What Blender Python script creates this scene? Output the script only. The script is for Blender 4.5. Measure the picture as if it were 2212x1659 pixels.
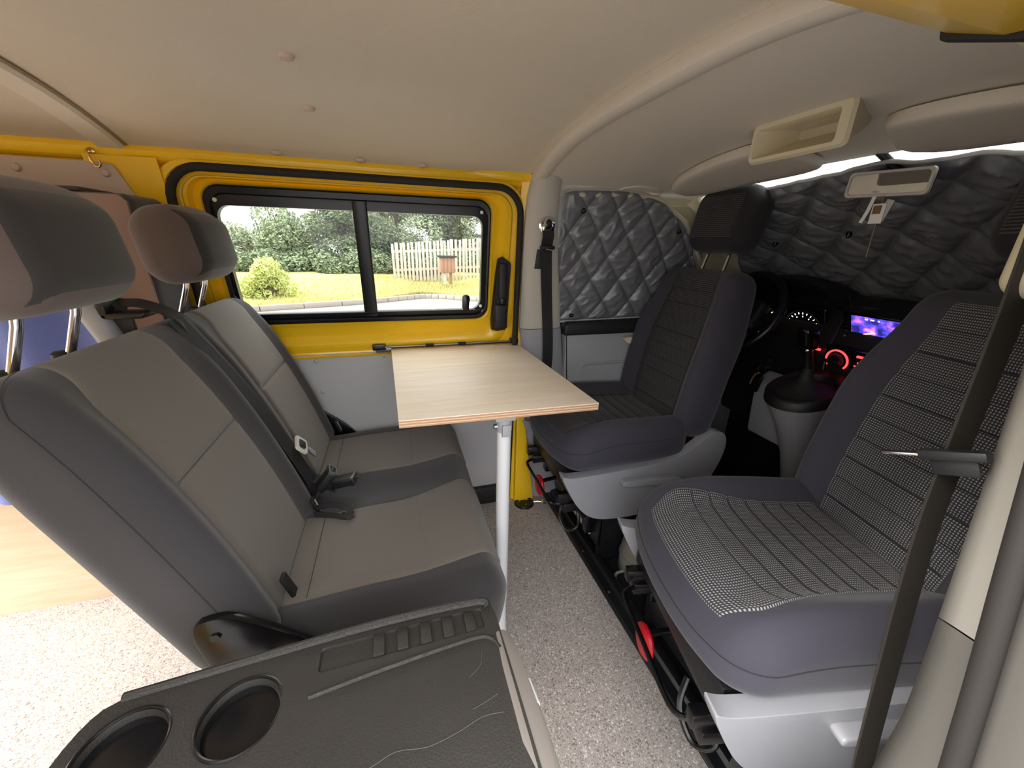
import bpy, bmesh, math, random
from mathutils import Vector, Matrix, noise
random.seed(7)
PI = math.pi
scene = bpy.context.scene
for o in list(bpy.data.objects):
    bpy.data.objects.remove(o)
COL = scene.collection

# ------------------------------------------------------------------ camera
def make_camera():
    f, cx, cy = 830.0, 1106.0, 829.5
    vy, slope = (840.0, 521.0), 0.025
    a = (vy[0]-cx, vy[1]-cy)
    t = -(a[0]**2+a[1]**2+f*f)/(a[0]+a[1]*slope)
    Xd = Vector((a[0]+t, a[1]+t*slope, f)).normalized()
    Yd = Vector((a[0], a[1], f)).normalized()
    Zd = Xd.cross(Yd)
    if Zd.y > 0:
        Zd = -Zd
    right = Vector((Xd.x, Yd.x, Zd.x)); down = Vector((Xd.y, Yd.y, Zd.y)); fwd = Vector((Xd.z, Yd.z, Zd.z))
    cam = bpy.data.cameras.new('camera'); cam.sensor_fit = 'HORIZONTAL'; cam.sensor_width = 36.0
    cam.lens = 36.0*f/2212.0; cam.clip_start = 0.02; cam.clip_end = 300
    o = bpy.data.objects.new('camera', cam); COL.objects.link(o)
    m = Matrix.Identity(4)
    for i in range(3):
        m[i][0] = right[i]; m[i][1] = -down[i]; m[i][2] = -fwd[i]
    m[0][3], m[1][3], m[2][3] = 0.0, 0.0, 1.10
    o.matrix_world = m
    scene.camera = o
make_camera()

# ------------------------------------------------------------------ world, light, exposure
world = bpy.data.worlds.new('overcast_sky'); scene.world = world; world.use_nodes = True
wn = world.node_tree.nodes; wn.clear()
w_out = wn.new('ShaderNodeOutputWorld'); w_bg = wn.new('ShaderNodeBackground')
w_bg.inputs[0].default_value = (0.98, 0.99, 1.0, 1); 
# overcast dome: brightest overhead, a third of that at the horizon
w_tc = wn.new('ShaderNodeTexCoord'); w_sp = wn.new('ShaderNodeSeparateXYZ'); w_mx = wn.new('ShaderNodeMath'); w_ma = wn.new('ShaderNodeMath')
w_mx.operation = 'MAXIMUM'; w_mx.inputs[1].default_value = 0.0; w_ma.operation = 'MULTIPLY_ADD'; w_ma.inputs[1].default_value = 0.92; w_ma.inputs[2].default_value = 0.46
wl_ = world.node_tree.links
wl_.new(w_tc.outputs['Generated'], w_sp.inputs[0]); wl_.new(w_sp.outputs[2], w_mx.inputs[0]); wl_.new(w_mx.outputs[0], w_ma.inputs[0]); wl_.new(w_ma.outputs[0], w_bg.inputs[1])
world.node_tree.links.new(w_bg.outputs[0], w_out.inputs[0])
def add_sun():
    l = bpy.data.lights.new('sun', 'SUN'); l.energy = 1.6; l.angle = math.radians(25); l.color = (1, 0.96, 0.9)
    o = bpy.data.objects.new('sun', l); COL.objects.link(o)
    o.rotation_euler = (0, math.radians(-52), math.radians(6))
add_sun()
def portal(name, loc, rot, sx, sy):
    l = bpy.data.lights.new(name, 'AREA'); l.shape = 'RECTANGLE'; l.size = sx; l.size_y = sy
    l.cycles.is_portal = True
    o = bpy.data.objects.new(name, l); COL.objects.link(o); o.location = loc; o.rotation_euler = rot
scene.view_settings.view_transform = 'Standard'; scene.view_settings.look = 'None'
scene.view_settings.gamma = 1.0; scene.view_settings.use_curve_mapping = False
scene.view_settings.exposure = 2.6
try:
    scene.cycles.max_bounces = 10; scene.cycles.diffuse_bounces = 6; scene.cycles.transparent_max_bounces = 24
    scene.cycles.use_denoising = True; scene.cycles.caustics_reflective = False; scene.cycles.caustics_refractive = False
    scene.cycles.sample_clamp_indirect = 6
except Exception:
    pass

# ------------------------------------------------------------------ materials
def lin(c):
    return tuple(((v/255)/12.92 if v/255 <= 0.04045 else ((v/255+0.055)/1.055)**2.4) for v in c)
MATS = {}
def mat(name, rgb, rough=0.6, metal=0.0, var=0.0, vscale=40, bump=0.0, bscale=400, emit=None, estr=0, sheen=0, spec=None, coat=0, coord='Object', stretch=None, rgb2=None):
    if name in MATS:
        return MATS[name]
    m = bpy.data.materials.new(name); m.use_nodes = True
    nt = m.node_tree; b = nt.nodes['Principled BSDF']
    c = lin(rgb)
    b.inputs['Base Color'].default_value = (*c, 1); b.inputs['Roughness'].default_value = rough; b.inputs['Metallic'].default_value = metal
    if spec is not None: b.inputs['Specular IOR Level'].default_value = spec
    if sheen: b.inputs['Sheen Weight'].default_value = sheen
    if coat: b.inputs['Coat Weight'].default_value = coat; b.inputs['Coat Roughness'].default_value = 0.06
    tc = nt.nodes.new('ShaderNodeTexCoord'); vec = tc.outputs[coord]
    if stretch:
        mp = nt.nodes.new('ShaderNodeMapping'); mp.inputs['Scale'].default_value = stretch
        nt.links.new(vec, mp.inputs[0]); vec = mp.outputs[0]
    if var:
        n = nt.nodes.new('ShaderNodeTexNoise'); n.inputs['Scale'].default_value = vscale; n.inputs['Detail'].default_value = 6; n.inputs['Roughness'].default_value = 0.7
        nt.links.new(vec, n.inputs['Vector'])
        r = nt.nodes.new('ShaderNodeMix'); r.data_type = 'RGBA'
        c2 = lin(rgb2) if rgb2 else c
        r.inputs[6].default_value = (*[max(0, v*(1-var)) for v in c], 1); r.inputs[7].default_value = (*[min(1, v*(1+var)) for v in c2], 1)
        nt.links.new(n.outputs['Fac'], r.inputs[0]); nt.links.new(r.outputs[2], b.inputs['Base Color'])
    if bump:
        n2 = nt.nodes.new('ShaderNodeTexNoise'); n2.inputs['Scale'].default_value = bscale; n2.inputs['Detail'].default_value = 3
        nt.links.new(vec, n2.inputs['Vector'])
        bp = nt.nodes.new('ShaderNodeBump'); bp.inputs['Strength'].default_value = bump; bp.inputs['Distance'].default_value = 0.003
        nt.links.new(n2.outputs['Fac'], bp.inputs['Height']); nt.links.new(bp.outputs[0], b.inputs['Normal'])
    if emit:
        b.inputs['Emission Color'].default_value = (*lin(emit), 1); b.inputs['Emission Strength'].default_value = estr
    MATS[name] = m
    return m

mat('headliner', (214, 204, 187), 0.95, var=0.05, vscale=3, bump=0.25, bscale=900)
mat('cab_headliner', (222, 214, 200), 0.95, var=0.04, vscale=4, bump=0.25, bscale=900)
mat('yellow_paint', (252, 204, 34), 0.34, coat=0.35, var=0.03, vscale=5)
mat('rubber_black', (34, 30, 27), 0.75)
mat('black_plastic', (24, 24, 25), 0.5, bump=0.1, bscale=600)
mat('gloss_black', (14, 14, 16), 0.22)
mat('satin_black', (22, 23, 26), 0.34)
mat('grey_plastic', (158, 160, 166), 0.5, bump=0.06, bscale=700)
mat('skirt_plastic', (150, 151, 157), 0.42, bump=0.05, bscale=700)
mat('pillar_plastic', (194, 190, 181), 0.6, bump=0.05, bscale=700)
mat('lower_pillar', (124, 121, 115), 0.6, bump=0.05, bscale=700)
mat('beige_plastic', (214, 204, 176), 0.55)
mat('grey_board', (184, 185, 188), 0.7, var=0.03, vscale=6)
mat('beige_board', (200, 182, 166), 0.8, var=0.04, vscale=5)
mat('seat_dark', (46, 44, 47), 0.95, sheen=0.25, var=0.08, vscale=260, bump=0.3, bscale=1500)
mat('seat_insert', (101, 95, 88), 0.95, sheen=0.2, var=0.16, vscale=300, bump=0.3, bscale=1300)
mat('headrest_front', (92, 80, 76), 0.95, sheen=0.2, var=0.08, vscale=300)
mat('headrest_dark', (48, 45, 44), 0.95, sheen=0.2, var=0.08, vscale=300)
mat('cover_purple', (57, 55, 67), 0.85, sheen=0.15, var=0.06, vscale=120, bump=0.12, bscale=1200)
mat('cover_black', (36, 35, 38), 0.9, sheen=0.1, var=0.06, vscale=120, bump=0.2, bscale=900)
mat('chrome', (225, 225, 228), 0.12, metal=1.0)
mat('steel', (170, 172, 175), 0.3, metal=1.0)
mat('white_leg', (214, 216, 220), 0.4)
mat('red_plastic', (205, 20, 40), 0.35)
mat('webbing', (30, 29, 30), 0.7, var=0.1, vscale=300)
mat('webbing_brown', (38, 33, 28), 0.6, var=0.12, vscale=200)
mat('black_carpet', (20, 20, 24), 1.0, var=0.2, vscale=200, bump=0.5, bscale=500)
mat('mattress_face', (134, 112, 104), 0.95, sheen=0.2, var=0.05, vscale=200)
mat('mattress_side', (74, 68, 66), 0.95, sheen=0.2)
mat('curtain_blue', (110, 126, 196), 0.9, sheen=0.2, var=0.05, vscale=60)
mat('tan_gap_and_trim', (150, 128, 100), 0.8)
mat('blind_trim', (186, 188, 190), 0.55)
mat('mirror_glass', (215, 218, 220), 0.03, metal=1.0)
mat('mirror_shell', (30, 30, 30), 0.5)
mat('white_card', (235, 235, 232), 0.6)
mat('brown_card', (128, 92, 60), 0.6)
mat('lining_grey', (86, 83, 79), 0.7)
mat('grip_grey', (108, 102, 97), 0.55)
mat('brass', (214, 180, 110), 0.25, metal=1.0)
mat('scratch', (72, 69, 66), 0.8)
mat('red_glow', (60, 10, 10), 0.5, emit=(255, 60, 60), estr=0.5)
mat('amber_glow', (50, 40, 20), 0.5, emit=(255, 205, 130), estr=0.5)
mat('white_glow', (50, 50, 50), 0.5, emit=(255, 240, 240), estr=0.5)
mat('asphalt', (118, 117, 118), 0.95, var=0.12, vscale=6, bump=0.3, bscale=60)
mat('road_paint', (226, 226, 224), 0.8)
mat('kerb_stone', (158, 150, 140), 0.9, var=0.12, vscale=5)
mat('picket_wood', (192, 182, 168), 0.9, var=0.18, vscale=6, stretch=(1, 1, 0.15))
mat('bark', (92, 80, 66), 0.95, var=0.2, vscale=8)
mat('box_wood', (150, 112, 88), 0.85, var=0.12, vscale=9)
mat('grass_blade', (176, 180, 118), 0.9, var=0.25, vscale=1.5, rgb2=(196, 186, 128))
mat('grass_soil', (168, 172, 106), 1.0, var=0.25, vscale=2.0, rgb2=(190, 186, 110))
mat('leaf_bush', (188, 196, 120), 0.8, var=0.25, vscale=3)
mat('leaf_a', (140, 152, 122), 0.8, var=0.35, vscale=1.3)
mat('leaf_b', (160, 168, 144), 0.8, var=0.35, vscale=1.1)
mat('leaf_c', (118, 132, 102), 0.8, var=0.35, vscale=1.7)

def wood_mat():
    m = bpy.data.materials.new('pale_wood'); m.use_nodes = True; nt = m.node_tree; b = nt.nodes['Principled BSDF']
    tc = nt.nodes.new('ShaderNodeTexCoord'); mp = nt.nodes.new('ShaderNodeMapping'); mp.inputs['Scale'].default_value = (1.2, 14, 14)
    nt.links.new(tc.outputs['Object'], mp.inputs[0])
    n = nt.nodes.new('ShaderNodeTexNoise'); n.inputs['Scale'].default_value = 3.5; n.inputs['Detail'].default_value = 8; n.inputs['Roughness'].default_value = 0.65; n.inputs['Distortion'].default_value = 0.6
    nt.links.new(mp.outputs[0], n.inputs['Vector'])
    cr = nt.nodes.new('ShaderNodeValToRGB'); cr.color_ramp.elements[0].position = 0.3; cr.color_ramp.elements[1].position = 0.7
    cr.color_ramp.elements[0].color = (*lin((230, 212, 186)), 1); cr.color_ramp.elements[1].color = (*lin((244, 232, 214)), 1)
    nt.links.new(n.outputs['Fac'], cr.inputs[0]); nt.links.new(cr.outputs[0], b.inputs['Base Color'])
    b.inputs['Roughness'].default_value = 0.45
    MATS['pale_wood'] = m
wood_mat()
mat('ply_light', (226, 200, 164), 0.7, var=0.05, vscale=30); mat('ply_dark', (196, 152, 122), 0.7, var=0.05, vscale=30)

def floor_mat():
    m = bpy.data.materials.new('speckled_vinyl'); m.use_nodes = True; nt = m.node_tree; b = nt.nodes['Principled BSDF']
    tc = nt.nodes.new('ShaderNodeTexCoord')
    base = (*lin((178, 169, 163)), 1)
    prev = None
    for i, (sc, col, th) in enumerate([(330, (122, 114, 110), 0.13), (260, (224, 218, 214), 0.08), (520, (152, 142, 137), 0.22), (420, (198, 190, 184), 0.16)]):
        mp = nt.nodes.new('ShaderNodeMapping'); mp.inputs['Location'].default_value = (i*3.7, i*1.9, 0)
        nt.links.new(tc.outputs['Object'], mp.inputs[0])
        v = nt.nodes.new('ShaderNodeTexVoronoi'); v.inputs['Scale'].default_value = sc
        nt.links.new(mp.outputs[0], v.inputs['Vector'])
        lt = nt.nodes.new('ShaderNodeMath'); lt.operation = 'LESS_THAN'; lt.inputs[1].default_value = th
        sp = nt.nodes.new('ShaderNodeSeparateColor'); nt.links.new(v.outputs['Color'], sp.inputs[0])
        nt.links.new(sp.outputs[0], lt.inputs[0])
        mx = nt.nodes.new('ShaderNodeMix'); mx.data_type = 'RGBA'; mx.inputs[7].default_value = (*lin(col), 1)
        if prev is None: mx.inputs[6].default_value = base
        else: nt.links.new(prev, mx.inputs[6])
        nt.links.new(lt.outputs[0], mx.inputs[0]); prev = mx.outputs[2]
    nt.links.new(prev, b.inputs['Base Color']); b.inputs['Roughness'].default_value = 0.55
    MATS['speckled_vinyl'] = m
floor_mat()

def weave_mat(name, dark, light, period, sharp=0.5):
    """woven dots from UVs given in metres"""
    m = bpy.data.materials.new(name); m.use_nodes = True; nt = m.node_tree; b = nt.nodes['Principled BSDF']
    tc = nt.nodes.new('ShaderNodeTexCoord'); sx = nt.nodes.new('ShaderNodeSeparateXYZ'); nt.links.new(tc.outputs['UV'], sx.inputs[0])
    outs = []
    for ax in (0, 1):
        mu = nt.nodes.new('ShaderNodeMath'); mu.operation = 'MULTIPLY'; mu.inputs[1].default_value = 2*PI/period[ax]
        nt.links.new(sx.outputs[ax], mu.inputs[0])
        sn = nt.nodes.new('ShaderNodeMath'); sn.operation = 'SINE'; nt.links.new(mu.outputs[0], sn.inputs[0]); outs.append(sn.outputs[0])
    ad = nt.nodes.new('ShaderNodeMath'); ad.operation = 'MINIMUM'; nt.links.new(outs[0], ad.inputs[0]); nt.links.new(outs[1], ad.inputs[1])
    mr = nt.nodes.new('ShaderNodeMapRange'); mr.inputs[1].default_value = -0.45; mr.inputs[2].default_value = 0.35
    nt.links.new(ad.outputs[0], mr.inputs[0])
    mx = nt.nodes.new('ShaderNodeMix'); mx.data_type = 'RGBA'; mx.inputs[6].default_value = (*lin(dark), 1); mx.inputs[7].default_value = (*lin(light), 1)
    nt.links.new(mr.outputs[0], mx.inputs[0]); nt.links.new(mx.outputs[2], b.inputs['Base Color'])
    bp = nt.nodes.new('ShaderNodeBump'); bp.inputs['Strength'].default_value = 0.5; bp.inputs['Distance'].default_value = 0.001
    nt.links.new(mr.outputs[0], bp.inputs['Height']); nt.links.new(bp.outputs[0], b.inputs['Normal'])
    b.inputs['Roughness'].default_value = 0.9; b.inputs['Sheen Weight'].default_value = 0.15
    MATS[name] = m
weave_mat('waffle_weave', (44, 43, 47), (150, 148, 150), (0.0050, 0.0050))
weave_mat('rib_weave', (26, 25, 27), (72, 70, 72), (0.5, 0.0062))

def blind_mat():
    m = mat('blind_silver', (128, 130, 135), 0.38, metal=0.25, var=0.06, vscale=8, bump=0.7, bscale=32)
blind_mat()

def glass_mat(name, tint, refl):
    m = bpy.data.materials.new(name); m.use_nodes = True; nt = m.node_tree; nt.nodes.clear()
    out = nt.nodes.new('ShaderNodeOutputMaterial'); t = nt.nodes.new('ShaderNodeBsdfTransparent'); g = nt.nodes.new('ShaderNodeBsdfGlossy')
    t.inputs[0].default_value = (*tint, 1); g.inputs['Roughness'].default_value = 0.02
    mx = nt.nodes.new('ShaderNodeMixShader'); mx.inputs[0].default_value = refl
    nt.links.new(t.outputs[0], mx.inputs[1]); nt.links.new(g.outputs[0], mx.inputs[2]); nt.links.new(mx.outputs[0], out.inputs[0])
    MATS[name] = m
glass_mat('window_glass', (0.66, 0.67, 0.65), 0.05)
glass_mat('clear_glass', (0.85, 0.9, 0.9), 0.05)

def screen_mat():
    m = bpy.data.materials.new('lit_screen'); m.use_nodes = True; nt = m.node_tree; b = nt.nodes['Principled BSDF']
    tc = nt.nodes.new('ShaderNodeTexCoord')
    n = nt.nodes.new('ShaderNodeTexNoise'); n.inputs['Scale'].default_value = 2.6; n.inputs['Detail'].default_value = 5
    mp = nt.nodes.new('ShaderNodeMapping'); mp.inputs['Scale'].default_value = (1.6, 1, 1); mp.inputs['Location'].default_value = (0.3, 0.1, 0)
    nt.links.new(tc.outputs['UV'], mp.inputs[0]); nt.links.new(mp.outputs[0], n.inputs['Vector'])
    cr = nt.nodes.new('ShaderNodeValToRGB'); e = cr.color_ramp.elements
    e[0].position = 0.40; e[0].color = (*lin((28, 26, 92)), 1); e[1].position = 0.72; e[1].color = (*lin((250, 200, 250)), 1)
    k = e.new(0.52); k.color = (*lin((70, 60, 190)), 1); k = e.new(0.62); k.color = (*lin((190, 90, 210)), 1)
    nt.links.new(n.outputs['Fac'], cr.inputs[0]); nt.links.new(cr.outputs[0], b.inputs['Emission Color'])
    b.inputs['Base Color'].default_value = (0.01, 0.01, 0.02, 1); b.inputs['Emission Strength'].default_value = 0.45; b.inputs['Roughness'].default_value = 0.15
    MATS['lit_screen'] = m
screen_mat()

# ------------------------------------------------------------------ object helpers
def thing(name, label, cat, loc=(0, 0, 0), rotz=0.0, group=None):
    o = bpy.data.objects.new(name, None); COL.objects.link(o); o.empty_display_size = 0.05
    o.location = loc; o.rotation_euler = (0, 0, rotz); o['label'] = label; o['category'] = cat
    if group: o['group'] = group
    return o
def tag(o, label, cat, group=None, kind=None):
    o['label'] = label; o['category'] = cat
    if group: o['group'] = group
    if kind: o['kind'] = kind
    return o
def struct_root(name, label=None, loc=(0, 0, 0)):
    o = bpy.data.objects.new(name, None); COL.objects.link(o); o.location = loc; o['kind'] = 'structure'
    if label: o['label'] = label
    return o
def obj(name, data, m, parent=None, loc=None, smooth=True, angle=40, world=True):
    """data: (verts, faces[, uvs]) or bmesh; verts in world metres unless world=False; recentred on a parent Empty"""
    me = bpy.data.meshes.new(name)
    if isinstance(data, bmesh.types.BMesh):
        data.to_mesh(me); data.free()
    else:
        me.from_pydata([tuple(v) for v in data[0]], [], data[1])
        if len(data) > 2 and data[2]:
            uv = me.uv_layers.new(name='UVMap')
            for l in me.loops: uv.data[l.index].uv = data[2][l.vertex_index]
    ms = m if isinstance(m, (list, tuple)) else [m]
    for k in ms: me.materials.append(MATS[k])
    if isinstance(data, tuple) and len(data) > 3:
        for p, mi in zip(me.polygons, data[3]): p.material_index = mi
    if world:
        if parent is not None:
            pl = parent.location if parent.parent is None else parent.location + parent.parent.location
            me.transform(Matrix.Translation(-Vector(pl)))
        elif loc is not None:
            me.transform(Matrix.Translation(-Vector(loc)))
    bm = bmesh.new(); bm.from_mesh(me); bmesh.ops.recalc_face_normals(bm, faces=bm.faces); bm.to_mesh(me); bm.free()
    if smooth:
        me.shade_smooth(); me.set_sharp_from_angle(angle=math.radians(angle))
    o = bpy.data.objects.new(name, me); COL.objects.link(o)
    if parent is not None: o.parent = parent
    elif loc is not None: o.location = loc
    return o
def struct(name, data, m, label=None, **k):
    o = obj(name, data, m, **k); o['kind'] = 'structure'
    if label: o['label'] = label
    return o
def join(*ds):
    V, F = [], []
    for d in ds:
        n = len(V); V += list(d[0]); F += [tuple(i+n for i in f) for f in d[1]]
    return V, F
def xf(d, M):
    return ([M @ Vector(v) for v in d[0]],) + tuple(d[1:])
def box(x0, x1, y0, y1, z0, z1, bev=0.0, seg=2):
    bm = bmesh.new()
    vs = [bm.verts.new((x, y, z)) for x in (x0, x1) for y in (y0, y1) for z in (z0, z1)]
    for f in ((0, 1, 3, 2), (4, 6, 7, 5), (0, 4, 5, 1), (2, 3, 7, 6), (0, 2, 6, 4), (1, 5, 7, 3)): bm.faces.new([vs[i] for i in f])
    return fin(bm, bev, seg)
def fin(bm, bev=0.0, seg=2, ang=30):
    bmesh.ops.recalc_face_normals(bm, faces=bm.faces)
    if bev:
        es = [e for e in bm.edges if len(e.link_faces) == 2 and e.calc_face_angle(0) > math.radians(ang)]
        bmesh.ops.bevel(bm, geom=es, offset=bev, segments=seg, profile=0.5, affect='EDGES', clamp_overlap=True)
    bm.verts.index_update()
    V = [v.co.copy() for v in bm.verts]; F = [tuple(v.index for v in f.verts) for f in bm.faces]; bm.free()
    return V, F
def prism(outline, axis, a0, a1, bev=0.0, seg=2):
    """outline of 2D points in the two other axes (in xyz order), extruded from a0 to a1"""
    bm = bmesh.new()
    def P(p, a):
        return {'x': (a, p[0], p[1]), 'y': (p[0], a, p[1]), 'z': (p[0], p[1], a)}[axis]
    A = [bm.verts.new(P(p, a0)) for p in outline]; B = [bm.verts.new(P(p, a1)) for p in outline]
    bm.faces.new(A); bm.faces.new(B[::-1]); n = len(A)
    for i in range(n): bm.faces.new((A[i], A[(i+1) % n], B[(i+1) % n], B[i]))
    return fin(bm, bev, seg)
def smooth_poly(pts, it=2):
    for _ in range(it):
        q = []
        for i in range(len(pts)):
            a, b = Vector(pts[i]), Vector(pts[(i+1) % len(pts)])
            q += [a.lerp(b, 0.25), a.lerp(b, 0.75)]
        pts = q
    return [tuple(p) for p in pts]
def spline(pts, n=8):
    """Catmull-Rom through points"""
    P = [Vector(p) for p in pts]; out = []
    for i in range(len(P)-1):
        p0 = P[max(i-1, 0)]; p1 = P[i]; p2 = P[i+1]; p3 = P[min(i+2, len(P)-1)]
        for k in range(n):
            t = k/n
            out.append(0.5*((2*p1)+(p2-p0)*t+(2*p0-5*p1+4*p2-p3)*t*t+(3*p1-p0-3*p2+p3)*t**3))
    return out+[P[-1]]
def tube(path, r, n=10, closed=False, flat=None, cap=True, up=None):
    """flat=(w,h): rectangular-ish strap section instead of round"""
    P = [Vector(p) for p in path]; V, F = [], []; m = len(P)
    prev = None
    for i, p in enumerate(P):
        if closed: t = P[(i+1) % m]-P[i-1]
        else: t = P[min(i+1, m-1)]-P[max(i-1, 0)]
        t.normalize()
        if up is not None: ref = Vector(up(i) if callable(up) else up)
        elif prev is None: ref = Vector((0, 0, 1)) if abs(t.z) < 0.9 else Vector((1, 0, 0))
        else: ref = prev
        s = t.cross(ref)
        if s.length < 1e-6: s = t.orthogonal()
        s.normalize(); u = s.cross(t).normalized(); prev = u
        rr = r[i] if isinstance(r, (list, tuple)) else r
        if flat:
            w, h = flat
            for (a, b_) in ((-w, -h*.6), (-w*.97, -h), (w*.97, -h), (w, -h*.6), (w, h*.6), (w*.97, h), (-w*.97, h), (-w, h*.6)): V.append(p+s*a+u*b_)
        else:
            for k in range(n):
                a = 2*PI*k/n; V.append(p+s*math.cos(a)*rr+u*math.sin(a)*rr)
    k = 8 if flat else n
    for i in range(m if closed else m-1):
        j = (i+1) % m
        for q in range(k): F.append((i*k+q, i*k+(q+1) % k, j*k+(q+1) % k, j*k+q))
    if cap and not closed:
        F.append(tuple(range(k))[::-1]); F.append(tuple((m-1)*k+q for q in range(k)))
    return V, F
def lathe(profile, n=24, c=(0, 0, 0), axis='z'):
    V, F = [], []
    for (r, h) in profile:
        for k in range(n):
            a = 2*PI*k/n; x, y = r*math.cos(a), r*math.sin(a)
            V.append(Vector({'z': (x, y, h), 'x': (h, x, y), 'y': (x, h, y)}[axis])+Vector(c))
    for i in range(len(profile)-1):
        for k in range(n): F.append((i*n+k, i*n+(k+1) % n, (i+1)*n+(k+1) % n, (i+1)*n+k))
    F.append(tuple(range(n))[::-1]); F.append(tuple((len(profile)-1)*n+k for k in range(n)))
    return V, F
def axis_samples(h, r, n, nc=5):
    core = [-(h-r)+2*(h-r)*i/n for i in range(n+1)]
    arc = [math.tan(math.radians(45*k/nc))*r for k in range(1, nc+1)]
    return [-(h-r)-a for a in arc[::-1]]+core+[h-r+a for a in arc]
def rbox(h, r, n=(6, 6, 6), D=None, nc=5):
    """rounded box of half sizes h, corner radius r, then deformed by D"""
    A = [axis_samples(h[i], r, n[i], nc) for i in range(3)]
    idx = {}; V = []; F = []
    def vid(i, j, k):
        key = (i, j, k)
        if key not in idx:
            q = Vector((A[0][i], A[1][j], A[2][k]))
            inner = Vector([max(-(h[a]-r), min(h[a]-r, q[a])) for a in range(3)])
            d = q-inner
            p = inner+d.normalized()*r if d.length > 1e-9 else q
            idx[key] = len(V); V.append(Vector(D(p)) if D else p)
        return idx[key]
    N = [len(a)-1 for a in A]
    for s in (0, N[0]):
        for j in range(N[1]):
            for k in range(N[2]): F.append((vid(s, j, k), vid(s, j+1, k), vid(s, j+1, k+1), vid(s, j, k+1)))
    for s in (0, N[1]):
        for i in range(N[0]):
            for k in range(N[2]): F.append((vid(i, s, k), vid(i+1, s, k), vid(i+1, s, k+1), vid(i, s, k+1)))
    for s in (0, N[2]):
        for i in range(N[0]):
            for j in range(N[1]): F.append((vid(i, j, s), vid(i+1, j, s), vid(i+1, j+1, s), vid(i, j+1, s)))
    return V, F
def grid(fn, nu, nv, uv=None, closed_u=False):
    V, F, U = [], [], []
    for j in range(nv+1):
        for i in range(nu+1):
            a, b = i/nu, j/nv
            V.append(Vector(fn(a, b))); U.append(uv(a, b) if uv else (a, b))
    for j in range(nv):
        for i in range(nu):
            q = j*(nu+1)+i; F.append((q, q+1, q+nu+2, q+nu+1))
    return V, F, U
def patch(fn, nu, nv, lift=0.004, extra=None, uv=None, tuck=0.008, e=0.012):
    """upholstery panel: fn(a,b,h) gives the point at height h over the body; the border is tucked in"""
    def par(n):
        return [0, 0.0005]+[e+(1-2*e)*i/n for i in range(n+1)]+[0.9995, 1]
    A, B = par(nu), par(nv); V, F, U = [], [], []
    for j, b in enumerate(B):
        for i, a in enumerate(A):
            ring = min(i, j, len(A)-1-i, len(B)-1-j)
            h = -tuck if ring == 0 else (lift*0.2 if ring == 1 else lift+(extra(a, b) if extra else 0))
            V.append(Vector(fn(a, b, h))); U.append(uv(a, b) if uv else (a, b))
    w = len(A)
    for j in range(len(B)-1):
        for i in range(w-1):
            q = j*w+i; F.append((q, q+1, q+w+1, q+w))
    return V, F, U
def rrect(x0, x1, z0, z1, r, n=6):
    """rounded rectangle, counter-clockwise from the lower right corner"""
    rs = r if isinstance(r, (list, tuple)) else (r,)*4
    out = []
    for (cx, cz, a0, rr) in ((x1, z0, -90, rs[0]), (x1, z1, 0, rs[1]), (x0, z1, 90, rs[2]), (x0, z0, 180, rs[3])):
        sx = cx-rr if cx == x1 else cx+rr; sz = cz-rr if cz == z1 else cz+rr
        for k in range(n+1):
            a = math.radians(a0+90*k/n); out.append((sx+rr*math.cos(a), sz+rr*math.sin(a)))
    return out
def rings(loops, closed=True, cap0=False, cap1=False):
    V, F = [], []; n = len(loops[0])
    for l in loops: V += [Vector(p) for p in l]
    for i in range(len(loops)-1):
        for k in range(n if closed else n-1): F.append((i*n+k, i*n+(k+1) % n, (i+1)*n+(k+1) % n, (i+1)*n+k))
    if cap0: F.append(tuple(range(n))[::-1])
    if cap1: F.append(tuple((len(loops)-1)*n+k for k in range(n)))
    return V, F
def wrap(S, core, r, h):
    """follow a rounded edge: S is arc length from the middle, h the height over the face"""
    if S <= core: return S, h
    th = (S-core)/r
    return core+(r+h)*math.sin(th), -r+(r+h)*math.cos(th)
def ss(a, b, x):
    t = max(0.0, min(1.0, (x-a)/(b-a))); return t*t*(3-2*t)

def text_mesh(s, size):
    cu = bpy.data.curves.new('lettering', 'FONT'); cu.body = s; cu.size = size; cu.align_x = 'CENTER'; cu.align_y = 'CENTER'; cu.extrude = 0.0002
    o = bpy.data.objects.new('lettering', cu); COL.objects.link(o); bpy.context.view_layer.update()
    me = o.evaluated_get(bpy.context.evaluated_depsgraph_get()).to_mesh()
    V = [v.co.copy() for v in me.vertices]; F = [tuple(p.vertices) for p in me.polygons]
    bpy.data.objects.remove(o); bpy.data.curves.remove(cu)
    return V, F

# ------------------------------------------------------------------ van shell
MID = 0.765
def wy(z):                       # inner face of the far body side
    return 1.43 if z < 0.75 else 1.43-0.17*(z-0.75)
def ny(z):                       # inner face of the near body side
    return 2*MID-wy(z)
def roof_z(y):
    t = abs(y-MID)/0.575
    return 1.388-0.078*t**2.6
def plane_pt(x, z, off=0.0):     # point on far side, off = towards the cabin
    return (x, wy(z)-off, z)

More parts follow.
